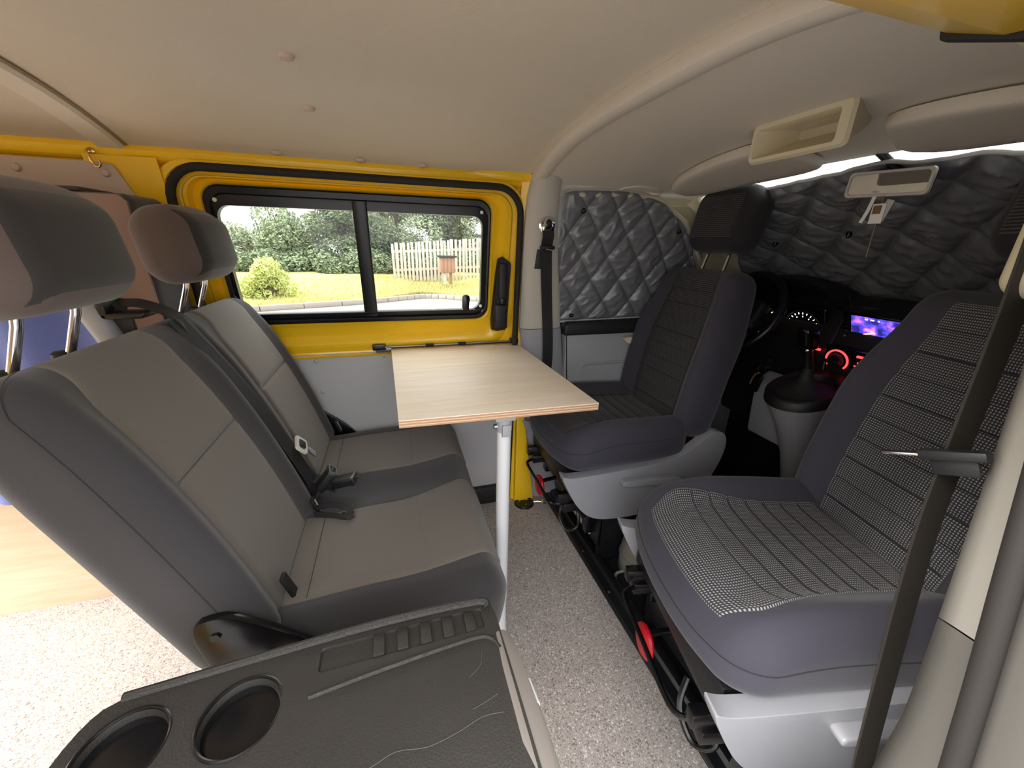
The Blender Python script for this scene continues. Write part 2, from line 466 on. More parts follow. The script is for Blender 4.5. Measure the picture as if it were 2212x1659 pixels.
# floor
fl = struct('floor', box(-1.95, 0.605, 0.06, 1.445, -0.04, 0.0), 'speckled_vinyl', 'grey speckled vinyl floor of the van')
cf = obj('cab_carpet', box(0.605, 1.75, 0.06, 1.445, -0.05, -0.012), 'black_carpet', fl)
obj('step_sill', prism([(0.0, -0.04), (0.0, 0.005), (0.06, 0.005), (0.06, -0.04)], 'x', -0.6, 0.45), 'satin_black', fl)
ed = obj('edge_strip', prism([(0.600, -0.03), (0.598, 0.006), (0.606, 0.012), (0.632, 0.012), (0.638, 0.024), (0.662, 0.026), (0.668, -0.03)], 'y', 0.08, 1.40, 0.0015), 'satin_black', fl)
for yy in (0.30, 0.46, 0.64, 0.83, 1.02, 1.22):
    o = obj('screw', lathe([(0.0045, 0.012), (0.0045, 0.0142), (0.003, 0.0152)], 10, (0.616, yy, 0)), 'steel', fl)

# ceiling of the load bay
def ceil_fn(a, b):
    x = -1.95+2.42*a; y = 0.18+1.17*b
    z = roof_z(y)+0.0025*noise.noise((x*3, y*3, 0))
    return (x, y, z)
ce = struct('ceiling', grid(ceil_fn, 90, 40), 'headliner', 'beige cloth roof lining')
obj('roof_skin', join(box(-1.97, 1.02, 0.13, 1.40, 1.40, 1.43)), 'yellow_paint', ce)
for (x, y) in [(-0.139, 0.655), (-0.141, 0.865), (-0.146, 1.085), (-0.27, 1.318), (-0.06, 1.322), (0.115, 1.324), (-0.139, 0.42), (-0.9, 0.865), (-0.9, 1.085)]:
    z = roof_z(y)
    obj('screw_cap', lathe([(0.0135, z+0.002), (0.0135, z-0.002), (0.011, z-0.006), (0.002, z-0.008)], 14, (x, y, 0)), 'beige_board', ce)
# roof hoop strip behind the bench
def strip(x0, x1, drop, y0, y1, n=40, r=0.006):
    L = []
    for i in range(n+1):
        y = y0+(y1-y0)*i/n; z = roof_z(y)
        L.append([(x0, y, z+0.004), (x0, y, z-drop+r), (x0+r, y, z-drop), (x1-r, y, z-drop), (x1, y, z-drop+r), (x1, y, z+0.004)])
    return rings(L, closed=True, cap0=True, cap1=True)
struct('trim_1', strip(-0.672, -0.612, 0.012, 0.19, 1.338), 'cab_headliner', 'pale cloth strip across the roof lining behind the bench')
obj('gap_shade_strip', strip(-0.611, -0.606, 0.003, 0.19, 1.338), 'tan_gap_and_trim', bpy.data.objects['trim_1'])  # darker tan strip imitates the shaded gap along the roof strip
# cab headliner
def zc(x):
    t = (x-0.47)/0.55
    return 1.372-0.012*t-0.028*t**2.0 if t > 0 else 1.372
def head_pt(x, y):
    t = abs(y-MID)/0.605
    side = 1.272
    c = zc(x)
    return (x, y, c-(c-side)*t**3.2)
def cabhead(a, b):
    y = 0.16+1.21*b
    xe = 1.12+0.02*(abs(y-MID)/0.6)**2.2
    x = 0.47+(xe-0.47)*a
    return head_pt(x, y)
struct('ceiling.001', grid(cabhead, 40, 48), 'cab_headliner', 'beige moulded headliner over the cab')
L = []
for i in range(41):
    y = 0.165+1.2*i/40; p = head_pt(0.47, y); z = p[2]
    zt = roof_z(y)+0.01
    L.append([(0.462, y, zt), (0.455, y, z+0.004), (0.457, y, z-0.010), (0.468, y, z-0.014), (0.497, y, z-0.011), (0.506, y, z-0.004), (0.506, y, z+0.01), (0.48, y, zt)])
struct('trim_2', rings(L, True, True, True), 'cab_headliner', 'rolled edge strip of the cab headliner')
obj('grab_bump', tube(spline([head_pt(x, y) for (x, y) in ((0.775, 1.352), (0.79, 1.325), (0.83, 1.300), (0.88, 1.294), (0.93, 1.302), (0.952, 1.325), (0.958, 1.352))], 6), 0.0045, 8), 'cab_headliner', bpy.data.objects['ceiling.001'])
obj('cab_roof_skin', grid(lambda a, b: (0.47+0.70*a, 0.1+1.33*b, 1.405-0.05*a*a), 6, 6), 'yellow_paint', bpy.data.objects['ceiling.001'])

# far body side
wr = struct_root('wall_right', 'yellow painted body side opposite the camera', (0, 1.45, 0))
lower = [(1.45, -0.15), (1.45, 0.75), (1.437, 0.83), (1.475, 0.83), (1.49, 0.75), (1.49, -0.15)]
upper = [(1.362, 1.25), (1.34, 1.41), (1.41, 1.41), (1.415, 1.25)]
mid = [(1.437, 0.80), (1.36, 1.26), (1.41, 1.26), (1.48, 0.80)]
obj('lower_side', prism(lower, 'x', -1.97, 0.62), 'yellow_paint', wr)
obj('cab_lower_side', prism(lower, 'x', 0.62, 1.8), 'black_carpet', wr)
obj('upper_side', prism(upper, 'x', -1.97, 0.53), 'yellow_paint', wr)
obj('cab_upper_side', prism(upper, 'x', 0.53, 1.16), 'beige_plastic', wr)
obj('rear_quarter', prism(mid, 'x', -1.97, -0.515), 'yellow_paint', wr)
obj('centre_post', prism(mid, 'x', 0.37, 0.54), 'yellow_paint', wr)
obj('cab_post', prism(mid, 'x', 0.54, 0.60), 'pillar_plastic', wr)
obj('front_quarter', prism([(1.14, 0.80), (1.8, 0.8), (1.75, 0.90), (1.16, 1.30), (0.98, 1.30), (1.10, 1.18)], 'y', 1.385, 1.44), 'beige_plastic', wr)
# roof rail
obj('roof_rail', prism([(1.352, 1.275), (1.340, 1.282), (1.333, 1.300), (1.336, 1.314), (1.37, 1.33), (1.40, 1.275)], 'x', -1.95, 0.462, 0.002), 'yellow_paint', wr)
L = []
for i in range(13):
    t = i/12; x = 0.22+0.255*t; w_ = ss(0, 0.7, t)
    y0 = 1.334-0.012*w_; z0 = 1.300-0.008*w_; z1 = 1.311+0.034*t**1.3
    L.append([(x, y0+0.004, z0), (x, y0, z0+0.004), (x, y0-0.002, (z0+z1)/2), (x, y0, z1-0.003), (x, y0+0.006, z1), (x, 1.37, z1), (x, 1.37, z0)])
obj('rail_horn', rings(L, True, True, True), 'yellow_paint', wr)
# column beside the far post
obj('post_flange', prism([(0.432, 1.425), (0.432, 1.44), (0.475, 1.44), (0.475, 1.405), (0.462, 1.405)], 'z', 0.0, 0.78), 'yellow_paint', wr)
obj('post_flange_upper', ([(0.430, wy(z)-o, z) if k == 0 else (0.470, wy(z)-o, z) for z in (0.77, 1.30) for k, o in ((0, 0.004), (1, 0.018), (1, -0.03), (0, -0.03))], [(0, 1, 5, 4), (1, 2, 6, 5), (2, 3, 7, 6), (3, 0, 4, 7), (0, 3, 2, 1), (4, 5, 6, 7)]), 'yellow_paint', wr)
obj('front_step_flange', prism([(0.455, 0.0), (0.455, 0.55), (0.47, 0.55), (0.545, 0.0)], 'y', 1.385, 1.44, 0.004), 'yellow_paint', wr)
obj('rear_column', ([(x, wy(z)-0.012+(0.01 if abs(x+0.655) < 0.001 else 0), z) for z in (0.0, 0.75, 1.0, 1.285) for x in (-0.70, -0.655, -0.56, -0.55)] , [(r*4+i, r*4+i+1, r*4+i+5, r*4+i+4) for r in range(3) for i in range(3)]), 'yellow_paint', wr)
# rear side board with rivets
bb = obj('side_board', ([(x, wy(z)-o, z) for o in (0.012, 0.004) for (x, z) in ((-1.95, 0.3), (-0.60, 0.3), (-0.60, 1.13), (-0.645, 1.262), (-0.665, 1.268), (-1.95, 1.268))], [(0, 1, 2, 3, 4, 5), (11, 10, 9, 8, 7, 6)]+[(i, (i+1) % 6, 6+(i+1) % 6, 6+i) for i in range(6)]), 'beige_board', wr)
for (x, z) in ((-0.835, 1.245), (-0.665, 1.244), (-1.1, 1.245), (-1.4, 1.245)):
    obj('rivet', lathe([(0.010, -0.010), (0.010, -0.014), (0.007, -0.018), (0.002, -0.019)], 12, (x, wy(z), z), 'y'), 'beige_board', bb)

# ---- sliding door on the far side
d1 = struct_root('door_1', 'yellow sliding door with black framed window', (0, 1.43, 0))
def loop3(x0, x1, z0, z1, r, off, n=7):
    return [(x, wy(z)-off, z) for (x, z) in rrect(x0, x1, z0, z1, r, n)]
DX0, DX1, DZ1 = -0.545, 0.432, 1.272
inner = (-0.482, 0.336, 0.832, 1.238, 0.045)
obj('door_frame', rings([loop3(DX0-0.03, DX1+0.012, 0.71, DZ1+0.016, 0.085, 0.006), loop3(DX0-0.012, DX1+0.004, 0.716, DZ1+0.006, 0.08, 0.010),
     loop3(DX0, DX1-0.004, 0.72, DZ1-0.004, 0.075, -0.004), loop3(DX0+0.018, DX1-0.022, 0.728, DZ1-0.016, 0.065, -0.006),
     loop3(DX0+0.024, DX1-0.030, 0.745, DZ1-0.019, 0.06, 0.004), loop3(-0.512, 0.385, 0.758, 1.250, 0.055, 0.005), loop3(-0.505, 0.372, 0.786, 1.248, 0.052, -0.016),
     loop3(-0.495, 0.352, 0.815, 1.245, 0.05, -0.014), loop3(-0.486, 0.342, 0.828, 1.241, 0.048, -0.006), loop3(-0.480, 0.334, 0.834, 1.236, 0.045, -0.010), loop3(-0.47, 0.32, 0.845, 1.225, 0.04, -0.03)]), 'yellow_paint', d1)
seal = [(x, wy(z)-0.012, z) for (x, z) in rrect(DX0, DX1, 0.03, DZ1, (0.05, 0.085, 0.085, 0.05), 8)]
obj('weather_seal', tube(seal, 0.011, 10, closed=True), 'rubber_black', d1)
# lower card of the door
lp = obj('lower_panel', prism(rrect(-0.53, 0.418, 0.06, 0.722, 0.012, 3), 'y', 1.428, 1.436, 0.0015), 'grey_board', d1)
for (x, z) in ((-0.275, 0.700), (-0.268, 0.585), (-0.265, 0.46), (-0.05, 0.708), (0.15, 0.708), (0.36, 0.708), (0.40, 0.55), (0.40, 0.3), (0.05, 0.3), (-0.3, 0.2)):
    obj('rivet', lathe([(0.0075, 0.0), (0.0075, -0.003), (0.005, -0.006), (0.0015, -0.007)], 12, (x, 1.4285, z), 'y'), 'grey_board', lp)
obj('door_foot', prism(rrect(-0.53, 0.44, 0.0, 0.085, 0.01, 3), 'y', 1.405, 1.43, 0.004), 'black_plastic', d1)
# latch handle of the door
hl = obj('latch_housing', rings([[(x, wy(z)-o, z) for (x, z) in [(0.352+dx, 0.792-g), (0.372+dx, 0.786-g), (0.404, 0.79-g), (0.408+g, 0.80), (0.409+g, 1.03), (0.405+g, 1.04), (0.378, 1.056+g), (0.366-g, 1.05), (0.360-g, 1.0), (0.350-g, 0.83)]] for (dx, g, o) in ((0, 0.002, -0.01), (0, 0.002, 0.010), (0.002, -0.002, 0.017))], True, False, True), 'black_plastic', d1)
obj('latch_lever', xf(box(-0.014, 0.014, -0.012, 0.008, -0.062, 0.062, 0.005, 3), Matrix.Translation((0.380, wy(0.975)-0.022, 0.975))), 'black_plastic', hl)
obj('latch_grip', xf(box(-0.024, 0.024, -0.012, 0.012, -0.045, 0.045, 0.006, 3), Matrix.Translation((0.380, wy(0.845)-0.022, 0.845))), 'black_plastic', hl)
obj('latch_button', xf(box(-0.010, 0.010, -0.008, 0.008, -0.010, 0.012, 0.002, 2), Matrix.Translation((0.384, wy(0.902)-0.024, 0.902))), 'satin_black', hl)

# ---- sliding window in that door
w1 = struct_root('window_1', 'black framed sliding window in the yellow door', (0, 1.40, 1.03))
obj('window_frame', rings([loop3(-0.478, 0.332, 0.836, 1.234, 0.045, -0.012), loop3(-0.478, 0.332, 0.836, 1.234, 0.045, 0.004), loop3(-0.473, 0.327, 0.841, 1.229, 0.042, 0.008), loop3(-0.466, 0.322, 0.850, 1.214, 0.040, 0.007),
     loop3(-0.464, 0.320, 0.856, 1.211, 0.040, -0.002), loop3(-0.462, 0.314, 0.860, 1.205, 0.038, -0.001), loop3(-0.455, 0.305, 0.872, 1.184, 0.034, 0.000), loop3(-0.455, 0.305, 0.872, 1.184, 0.034, -0.022)]), 'satin_black', w1)
obj('centre_bar', ([(x, wy(z)-o, z) for z in (0.855, 1.21) for (x, o) in ((-0.098, -0.012), (-0.098, 0.002), (-0.092, 0.005), (-0.062, 0.007), (-0.056, 0.004), (-0.056, -0.012))], [(i, (i+1) % 6, 6+(i+1) % 6, 6+i) for i in range(6)]), 'satin_black', w1)
obj('slide_rail', tube([(x, wy(0.868)-0.004, 0.868) for x in (-0.45, -0.1, 0.3)], 0.004, 8), 'satin_black', w1)
obj('pane', ([plane_pt(-0.46, 0.865, -0.012), plane_pt(-0.075, 0.865, -0.012), plane_pt(-0.075, 1.19, -0.012), plane_pt(-0.46, 1.19, -0.012)], [(0, 1, 2, 3)]), 'window_glass', w1)
obj('pane', ([plane_pt(-0.085, 0.865, -0.006), plane_pt(0.31, 0.865, -0.006), plane_pt(0.31, 1.19, -0.006), plane_pt(-0.085, 1.19, -0.006)], [(0, 1, 2, 3)]), 'window_glass', w1)
ct = obj('window_catch', prism(smooth_poly([(0.236, 0.868), (0.236, 0.918), (0.243, 0.926), (0.258, 0.926), (0.264, 0.918), (0.264, 0.906), (0.261, 0.895), (0.261, 0.868)], 1), 'y', 1.388, 1.402, 0.003), 'gloss_black', w1)
for (x, z) in ((-0.068, 1.203), (0.300, 1.196), (0.306, 0.883), (-0.45, 1.196)):
    obj('frame_stud', lathe([(0.0055, -0.001), (0.0055, -0.003), (0.003, -0.004)], 12, (x, wy(z), z), 'y'), 'white_card', w1)

# ---- far centre post trim
def post_loft(levels):
    L = []
    for (z, x0, x1, d) in levels:
        y = wy(z); x0 -= 0.014*ss(0.5, 0.9, z); x1 -= 0.020*ss(0.5, 0.9, z)
        L.append([(x0, y+0.01, z), (x0-0.0, y-d*0.55, z), (x0+0.012, y-d*0.85, z), (x0+0.04, y-d, z), (x1-0.05, y-d*1.02, z), (x1-0.02, y-d*0.9, z), (x1-0.004, y-d*0.6, z), (x1, y+0.01, z)])
    return rings(L, True, True, True)
t3 = struct('trim_3', post_loft([(0.795, 0.470, 0.648, 0.045), (0.9, 0.468, 0.634, 0.045), (1.05, 0.462, 0.606, 0.045), (1.15, 0.460, 0.590, 0.046), (1.25, 0.462, 0.582, 0.05), (1.30, 0.470, 0.582, 0.052), (1.335, 0.482, 0.580, 0.048), (1.362, 0.488, 0.572, 0.035)]), 'pillar_plastic', 'pale upper trim of the centre post beside the window')
obj('lower_cover', post_loft([(-0.01, 0.535, 0.70, 0.030), (0.12, 0.525, 0.69, 0.030), (0.35, 0.500, 0.675, 0.030), (0.6, 0.480, 0.664, 0.036), (0.74, 0.474, 0.655, 0.048), (0.793, 0.472, 0.650, 0.046)]), 'grey_plastic', t3)
obj('top_gap', tube([(0.462, 1.325, 1.318), (0.468, 1.30, 1.345), (0.478, 1.255, 1.362)], 0.009, 6), 'rubber_black', t3)

# ---- driver's door
d2 = struct_root('door_2', 'grey cab door card with black top rail', (1.0, 1.42, 0))
obj('door_card', prism([(0.66, 0.03), (0.655, 0.70), (0.65, 0.762), (1.6, 0.762), (1.6, 0.03)], 'y', 1.392, 1.44, 0.004), 'grey_plastic', d2)
obj('top_rail', prism([(0.64, 0.762), (0.638, 0.800), (0.65, 0.815), (1.6, 0.83), (1.6, 0.762)], 'y', 1.372, 1.42, 0.008, 3), 'black_plastic', d2)
pk = obj('storage_pocket', rings([[(x, 1.3905-o, z) for (x, z) in rrect(0.735-g, 0.99+g, 0.535-g, 0.635+g, 0.012, 3)] for (g, o) in ((0.006, 0.0), (0.003, 0.004), (-0.004, 0.004), (-0.012, -0.006))], True, False, True), 'grey_plastic', d2)
obj('pull_handle', prism(smooth_poly([(0.90, 0.748), (0.92, 0.722), (0.95, 0.716), (0.985, 0.722), (0.99, 0.748)], 1), 'y', 1.36, 1.392, 0.004), 'beige_plastic', d2)
obj('red_lamp', prism(rrect(0.955, 0.985, 0.44, 0.452, 0.004, 3), 'y', 1.386, 1.392, 0.002), 'red_plastic', d2)
obj('card_line', tube(spline([(0.668, 1.391, 0.03), (0.685, 1.391, 0.4), (0.668, 1.391, 0.6), (0.655, 1.391, 0.76)], 6), 0.0022, 6), 'rubber_black', d2)
w2 = struct('window_2', ([(0.60, 1.425, 0.80), (1.30, 1.425, 0.80), (1.12, 1.375, 1.20), (0.97, 1.355, 1.30), (0.60, 1.355, 1.30)], [(0, 1, 2, 3, 4)]), 'clear_glass', 'cab side window behind the quilted blind', smooth=False)
obj('window_rubber', tube([(0.61, wy(1.265)-0.012, 1.262), (0.8, wy(1.27)-0.012, 1.272), (0.95, wy(1.27)-0.012, 1.272), (1.1, wy(1.19)-0.012, 1.195), (1.22, wy(1.05)-0.01, 1.06)], 0.008, 8), 'beige_plastic', w2)

# ---- near body side
wl = struct_root('wall_left', 'near body side around the open sliding door', (0, 0.1, 0))
def mir(o): return [(2*MID-y, z) for (y, z) in o]
obj('rear_lower', prism(mir(lower), 'x', -1.97, -0.60), 'yellow_paint', wl)
obj('rear_upper', prism(mir(mid), 'x', -1.97, -0.60), 'beige_board', wl)
obj('upper_side', prism(mir(upper), 'x', -1.97, 1.16), 'yellow_paint', wl)
obj('sill', prism(mir([(1.45, -0.15), (1.45, -0.01), (1.49, -0.01), (1.49, -0.15)]), 'x', -0.6, 0.47), 'satin_black', wl)
obj('roof_rail', prism([(0.17, 1.262), (0.270, 1.276), (0.318, 1.296), (0.326, 1.335), (0.29, 1.36), (0.17, 1.36)], 'x', -1.95, 0.516, 0.005), 'yellow_paint', wl)
cd = obj('cab_door', prism(mir(lower), 'x', 0.60, 1.8), 'grey_plastic', wl)
obj('cab_door_upper', prism(mir(mid), 'x', 0.60, 1.25), 'black_plastic', wl)
obj('front_quarter', prism([(1.14, 0.80), (1.8, 0.8), (1.75, 0.90), (1.16, 1.30), (0.98, 1.30), (1.10, 1.18)], 'y', 0.09, 0.145), 'beige_plastic', wl)
# ---- near centre post
def npost(z):
    # front edge, nose and rear edge of the inner trim
    fy = 0.168+0.10*max(0, z-0.5)**1.1
    ry = 0.080+0.145*max(0, z-0.58)
    if z < 0.58: ry = 0.080-0.02*(0.58-z)
    return fy, ry
def npost_loft(zs, tilt=0.0):
    L = []
    for z in zs:
        fy, ry = npost(z)
        zt = lambda x: z+tilt*(0.64-x)
        L.append([(0.66, fy-0.10, zt(0.66)), (0.655, fy-0.02, zt(0.655)), (0.64, fy, zt(0.64)), (0.61, fy-0.004, zt(0.61)), (0.55, (fy*0.55+ry*0.45)+0.004, zt(0.55)), (0.505, ry+0.012, zt(0.505)), (0.492, ry+0.002, zt(0.492)), (0.488, ry-0.01, zt(0.488)), (0.50, ry-0.05, zt(0.50))])
    return rings(L, True, True, True)
t4 = struct('trim_4', npost_loft([0.662+0.07*i for i in range(9)]+[1.30], 0.7), 'pillar_plastic', 'pale upper trim of the near door post')
obj('lower_cover', npost_loft([-0.02, 0.1, 0.2, 0.3, 0.4, 0.5, 0.58, 0.62, 0.660], 0.7), 'lower_pillar', t4)
obj('door_seal', tube(spline([(0.478, npost(z)[1]-0.004, z) for z in (-0.0, 0.2, 0.4, 0.55, 0.7, 0.85, 1.0, 1.12, 1.2)], 5), 0.010, 10), 'rubber_black', t4)
L = []
for z in (-0.1, 0.3, 0.6, 0.8, 1.0, 1.26):
    r = npost(z)[1]
    L.append([(0.50, r-0.01, z), (0.478, r-0.012, z), (0.468, r-0.022, z), (0.462, r-0.05, z), (0.470, r-0.056, z), (0.50, r-0.056, z)])
obj('aperture_lining', rings(L, True, True, True), 'lining_grey', t4)
L = []
for z in (-0.1, 0.3, 0.6, 0.8, 1.0, 1.26):
    r = npost(z)[1]
    L.append([(0.66, r-0.05, z), (0.470, r-0.054, z), (0.452, r-0.058, z), (0.448, r-0.075, z), (0.455, r-0.11, z), (0.66, r-0.12, z)])
obj('outer_post', rings(L, True, True, True), 'yellow_paint', t4)
CAPO = smooth_poly([(0.534, 0.20), (0.530, 0.325), (0.545, 0.340), (0.575, 0.335), (0.62, 0.318), (0.67, 0.295), (0.74, 0.24), (0.74, 0.12), (0.534, 0.12)], 1)
obj('rail_gasket', prism([(0.18, 1.258), (0.262, 1.270), (0.322, 1.292), (0.330, 1.34), (0.18, 1.35)], 'x', 0.516, 0.530, 0.003), 'rubber_black', t4)
obj('post_cap', rings([[(x, y-dy, head_pt(max(x, 0.5), max(0.165, y))[2]+dz) for (x, y) in CAPO] for (dy, dz) in ((0.0, 0.004), (0.0, -0.010), (0.004, -0.016), (0.03, -0.03), (0.06, -0.06))], True, True, True), 'beige_plastic', t4, angle=60)

# ---- rear frame and front bulkhead
wb = struct_root('wall_rear', 'tailgate frame at the back of the van', (-1.95, MID, 0))
obj('rear_frame', prism([(0.08, -0.15), (1.45, -0.15), (1.45, 0.75), (1.36, 1.42), (0.17, 1.42), (0.08, 0.75)], 'x', -1.99, -1.95) if False else rings([[(x, y, z) for (y, z) in l] for x, l in ((-1.95, rrect(0.06, 1.47, -0.15, 1.42, 0.05, 4)), (-1.99, rrect(0.06, 1.47, -0.15, 1.42, 0.05, 4)), (-1.99, rrect(0.2, 1.33, 0.0, 1.28, 0.08, 4)), (-1.95, rrect(0.2, 1.33, 0.0, 1.28, 0.08, 4)), (-1.95, rrect(0.06, 1.47, -0.15, 1.42, 0.05, 4)))]), 'yellow_paint', wb)
wf = struct('wall_front', box(1.75, 1.8, 0.05, 1.48, -0.15, 0.93), 'black_carpet', 'dark front bulkhead under the dashboard')

# ---- windscreen
def screen_pt(a, b, off=0.0):
    """a across from near side to far side, b from the dashboard to the header"""
    y = 0.15+1.23*a; t = abs(y-MID)/0.6
    x0 = 1.73-0.16*t**2.2; x1 = 1.13+0.02*t**2.2
    x = x0+(x1-x0)*b; z = 0.945+(1.335-0.045*t**2.6-0.945)*b+0.030*math.sin(PI*b)
    n = Vector((-0.46, 0, -0.89))
    return Vector((x, y, z))+n*off
struct('window_3', grid(lambda a, b: screen_pt(a, b), 20, 12), 'clear_glass', 'windscreen covered by a quilted blind')
for s, (nm, yy) in enumerate((('trim_5', 1.372), ('trim_6', 0.158))):
    pth = [(1.62, yy, 0.90), (1.40, yy+(0.006 if s == 0 else -0.006), 1.075), (1.24, yy-(0.01 if s == 0 else -0.01), 1.220), (1.12, yy-(0.02 if s == 0 else -0.02), 1.288)]
    struct(nm, tube(spline(pth, 5), 0.034, 12), 'beige_plastic', ('beige windscreen pillar on the steering wheel side', 'beige windscreen pillar on the passenger side')[s])
obj('header_rail', tube([screen_pt(i/16, 1.0, 0.0)+Vector((-0.02, 0, 0.012)) for i in range(17)], 0.022, 8), 'cab_headliner', bpy.data.objects['window_3'])

portal('door_portal', (-0.07, 0.05, 0.63), (math.radians(90), 0, 0), 1.05, 1.3)
portal('tailgate_portal', (-2.0, MID, 0.65), (0, math.radians(-90), 0), 1.3, 1.15)

# ------------------------------------------------------------------ swivelled cab seats (local: +x to the seat back, y across, front faces -x)
def cushion_D(p):
    x, y, z = p.x, p.y, p.z
    X = x+0.24; up = (z+0.08)/0.16
    b = ss(0.11, 0.19, abs(y))
    nose = max(0, 1-X/0.12)
    dz = up*(0.026*b*ss(0.0, 0.2, X)-0.016*(1-b)-0.035*nose**2-0.018*X/0.48)
    X += (0.045*(abs(y)/0.225)**2.2)*(1-X/0.48)-0.012*(1-up)*nose
    y *= 1+0.02*math.sin(PI*up)-0.03*ss(0.3, 0.48, X)
    return (X, y, 0.470+z+dz)
TILT = math.radians(11.5)
def back_D(p):
    """p.y across, p.z height about the middle, p.x thickness (front negative)"""
    y, s, t = p.y, p.z+0.29, p.x
    q = s/0.58
    w = 1.0-0.20*ss(0.55, 1.0, q)-0.04*ss(0.25, 0.0, q)
    y *= w
    fr = max(0, -t/0.065)
    b = ss(0.115*w, 0.19*w, abs(y))
    t -= fr*(0.030*b*(1-0.75*ss(0.6, 0.95, q))-0.012*(1-b))
    t -= 0.014*math.sin(PI*min(1, q*1.2))*(1 if q < 0.83 else 0)
    t += 0.02*ss(0.6, 1, q)*fr*0
    bx, bz = 0.508, 0.462
    return (bx+math.sin(TILT)*s+math.cos(TILT)*t, y, bz+math.cos(TILT)*s-math.sin(TILT)*t)
def head_D(zoff, hw=0.135, hh=0.105, thick=0.052):
    def D(p):
        y, s, t = p.y, p.z, p.x
        y *= 1-0.10*ss(0.3, 1.0, s/hh)-0.05*ss(-0.5, -1, s/hh)
        t -= 0.012*(1-(y/hw)**2)*(1 if t < 0 else 0.3)
        s2 = 0.58+zoff+s
        bx, bz = 0.508, 0.462
        return (bx+math.sin(TILT)*s2+math.cos(TILT)*t, y, bz+math.cos(TILT)*s2-math.sin(TILT)*t)
    return D
SKIRT = [(-0.012, 0.415), (0.012, 0.402), (0.05, 0.398), (0.20, 0.402), (0.36, 0.410), (0.44, 0.428), (0.50, 0.468), (0.545, 0.502), (0.585, 0.505), (0.612, 0.48), (0.618, 0.43), (0.600, 0.36), (0.565, 0.295), (0.52, 0.255), (0.44, 0.222), (0.30, 0.208), (0.18, 0.210), (0.11, 0.228), (0.06, 0.275), (0.02, 0.345)]
def cab_seat(name, label, loc, rot, insert_mat):
    t = thing(name, label, 'car seat', loc, rot, 'swivelled cab seats')
    k = dict(world=False)
    # pedestal (kept square to the van)
    c, s = math.cos(-rot), math.sin(-rot)
    R = Matrix.Rotation(-rot, 4, 'Z')
    ped = obj('pedestal', xf(join(box(0.17, 0.56, -0.20, -0.185, 0.0, 0.19, 0.003), box(0.17, 0.56, 0.185, 0.20, 0.0, 0.19, 0.003), box(0.165, 0.18, -0.20, 0.20, 0.06, 0.19, 0.003), box(0.15, 0.60, -0.215, 0.215, 0.0, 0.018, 0.003), box(0.55, 0.565, -0.2, 0.2, 0.0, 0.19, 0.003)), R), 'satin_black', t, **k)
    obj('rear_shelf', xf(box(0.16, 0.165, -0.15, 0.11, 0.075, 0.165, 0.001), R), 'pillar_plastic' if 'steering' in label else 'satin_black', ped, **k)
    obj('swivel_plate', join(box(0.10, 0.58, -0.21, 0.21, 0.190, 0.212, 0.006), lathe([(0.17, 0.212), (0.17, 0.222), (0.16, 0.226)], 28, (0.33, 0, 0))), 'satin_black', t, **k)
    for sy in (-1, 1):
        obj('runner', join(box(0.03, 0.50, sy*0.165-0.02, sy*0.165+0.02, 0.226, 0.262, 0.004), box(0.01, 0.46, sy*0.165-0.012, sy*0.165+0.012, 0.262, 0.30, 0.003)), 'gloss_black', t, **k)
        obj('clamp', join(box(0.105, 0.15, sy*0.2-0.018, sy*0.2+0.018, 0.15, 0.235, 0.004), lathe([(0.012, 0.235), (0.012, 0.248), (0.007, 0.252)], 6, (0.125, sy*0.2, 0))), 'gloss_black', ped, **k)
        obj('bolt', lathe([(0.008, 0.262), (0.008, 0.272), (0.005, 0.275)], 6, (0.045, sy*0.165, 0)), 'chrome', t, **k)
    obj('cross_frame', join(box(0.04, 0.45, -0.19, 0.19, 0.30, 0.39, 0.01)), 'satin_black', t, **k)
    obj('slide_bar', tube(spline([(0.20, -0.15, 0.25), (0.06, -0.15, 0.245), (0.012, -0.14, 0.24), (0.0, -0.10, 0.238), (0.0, 0.0, 0.238), (0.0, 0.12, 0.238), (0.012, 0.15, 0.24), (0.06, 0.155, 0.245), (0.20, 0.155, 0.25)], 5), 0.006, 8), 'gloss_black', t, **k)
    obj('release_knob', lathe([(0.004, 0.016), (0.032, 0.018), (0.041, 0.024), (0.042, 0.030), (0.037, 0.036), (0.015, 0.039), (0.002, 0.039)], 28, (0.0, 0.05, 0.185), 'x'), 'red_plastic', t, **k)
    obj('knob_stem', tube([(0.035, 0.06, 0.195), (0.12, 0.06, 0.205)], 0.008, 8), 'gloss_black', t, **k)
    obj('cable_guide', tube(spline([(0.10, -0.03, 0.17), (0.075, -0.06, 0.12), (0.085, -0.11, 0.085), (0.12, -0.13, 0.11), (0.13, -0.1, 0.16)], 6), 0.007, 8), 'gloss_black', t, **k)
    # plastic side skirts, recline lever
    for sy in (-1, 1):
        sk = obj('side_skirt', prism(smooth_poly(SKIRT, 2), 'y', sy*0.200, sy*0.236, 0.012, 4), 'skirt_plastic', t, **k)
        lv = obj('recline_lever', prism(smooth_poly([(0.20, 0.352), (0.20, 0.372), (0.23, 0.374), (0.36, 0.368), (0.44, 0.352), (0.475, 0.32), (0.475, 0.285), (0.45, 0.285), (0.42, 0.318), (0.34, 0.342), (0.24, 0.348)], 2), 'y', sy*0.234, sy*0.262, 0.006, 3), 'skirt_plastic', sk, **k)
        obj('skirt_seam', tube(spline([(0.33, sy*0.2365, 0.336), (0.365, sy*0.2365, 0.325), (0.38, sy*0.2365, 0.30), (0.40, sy*0.2365, 0.275)], 5), 0.0022, 6), 'rubber_black', sk, **k)
    # cushion and its woven centre panel
    obj('cushion', rbox((0.24, 0.225, 0.08), 0.058, (14, 16, 4), cushion_D), 'cover_purple', t, angle=80, **k)
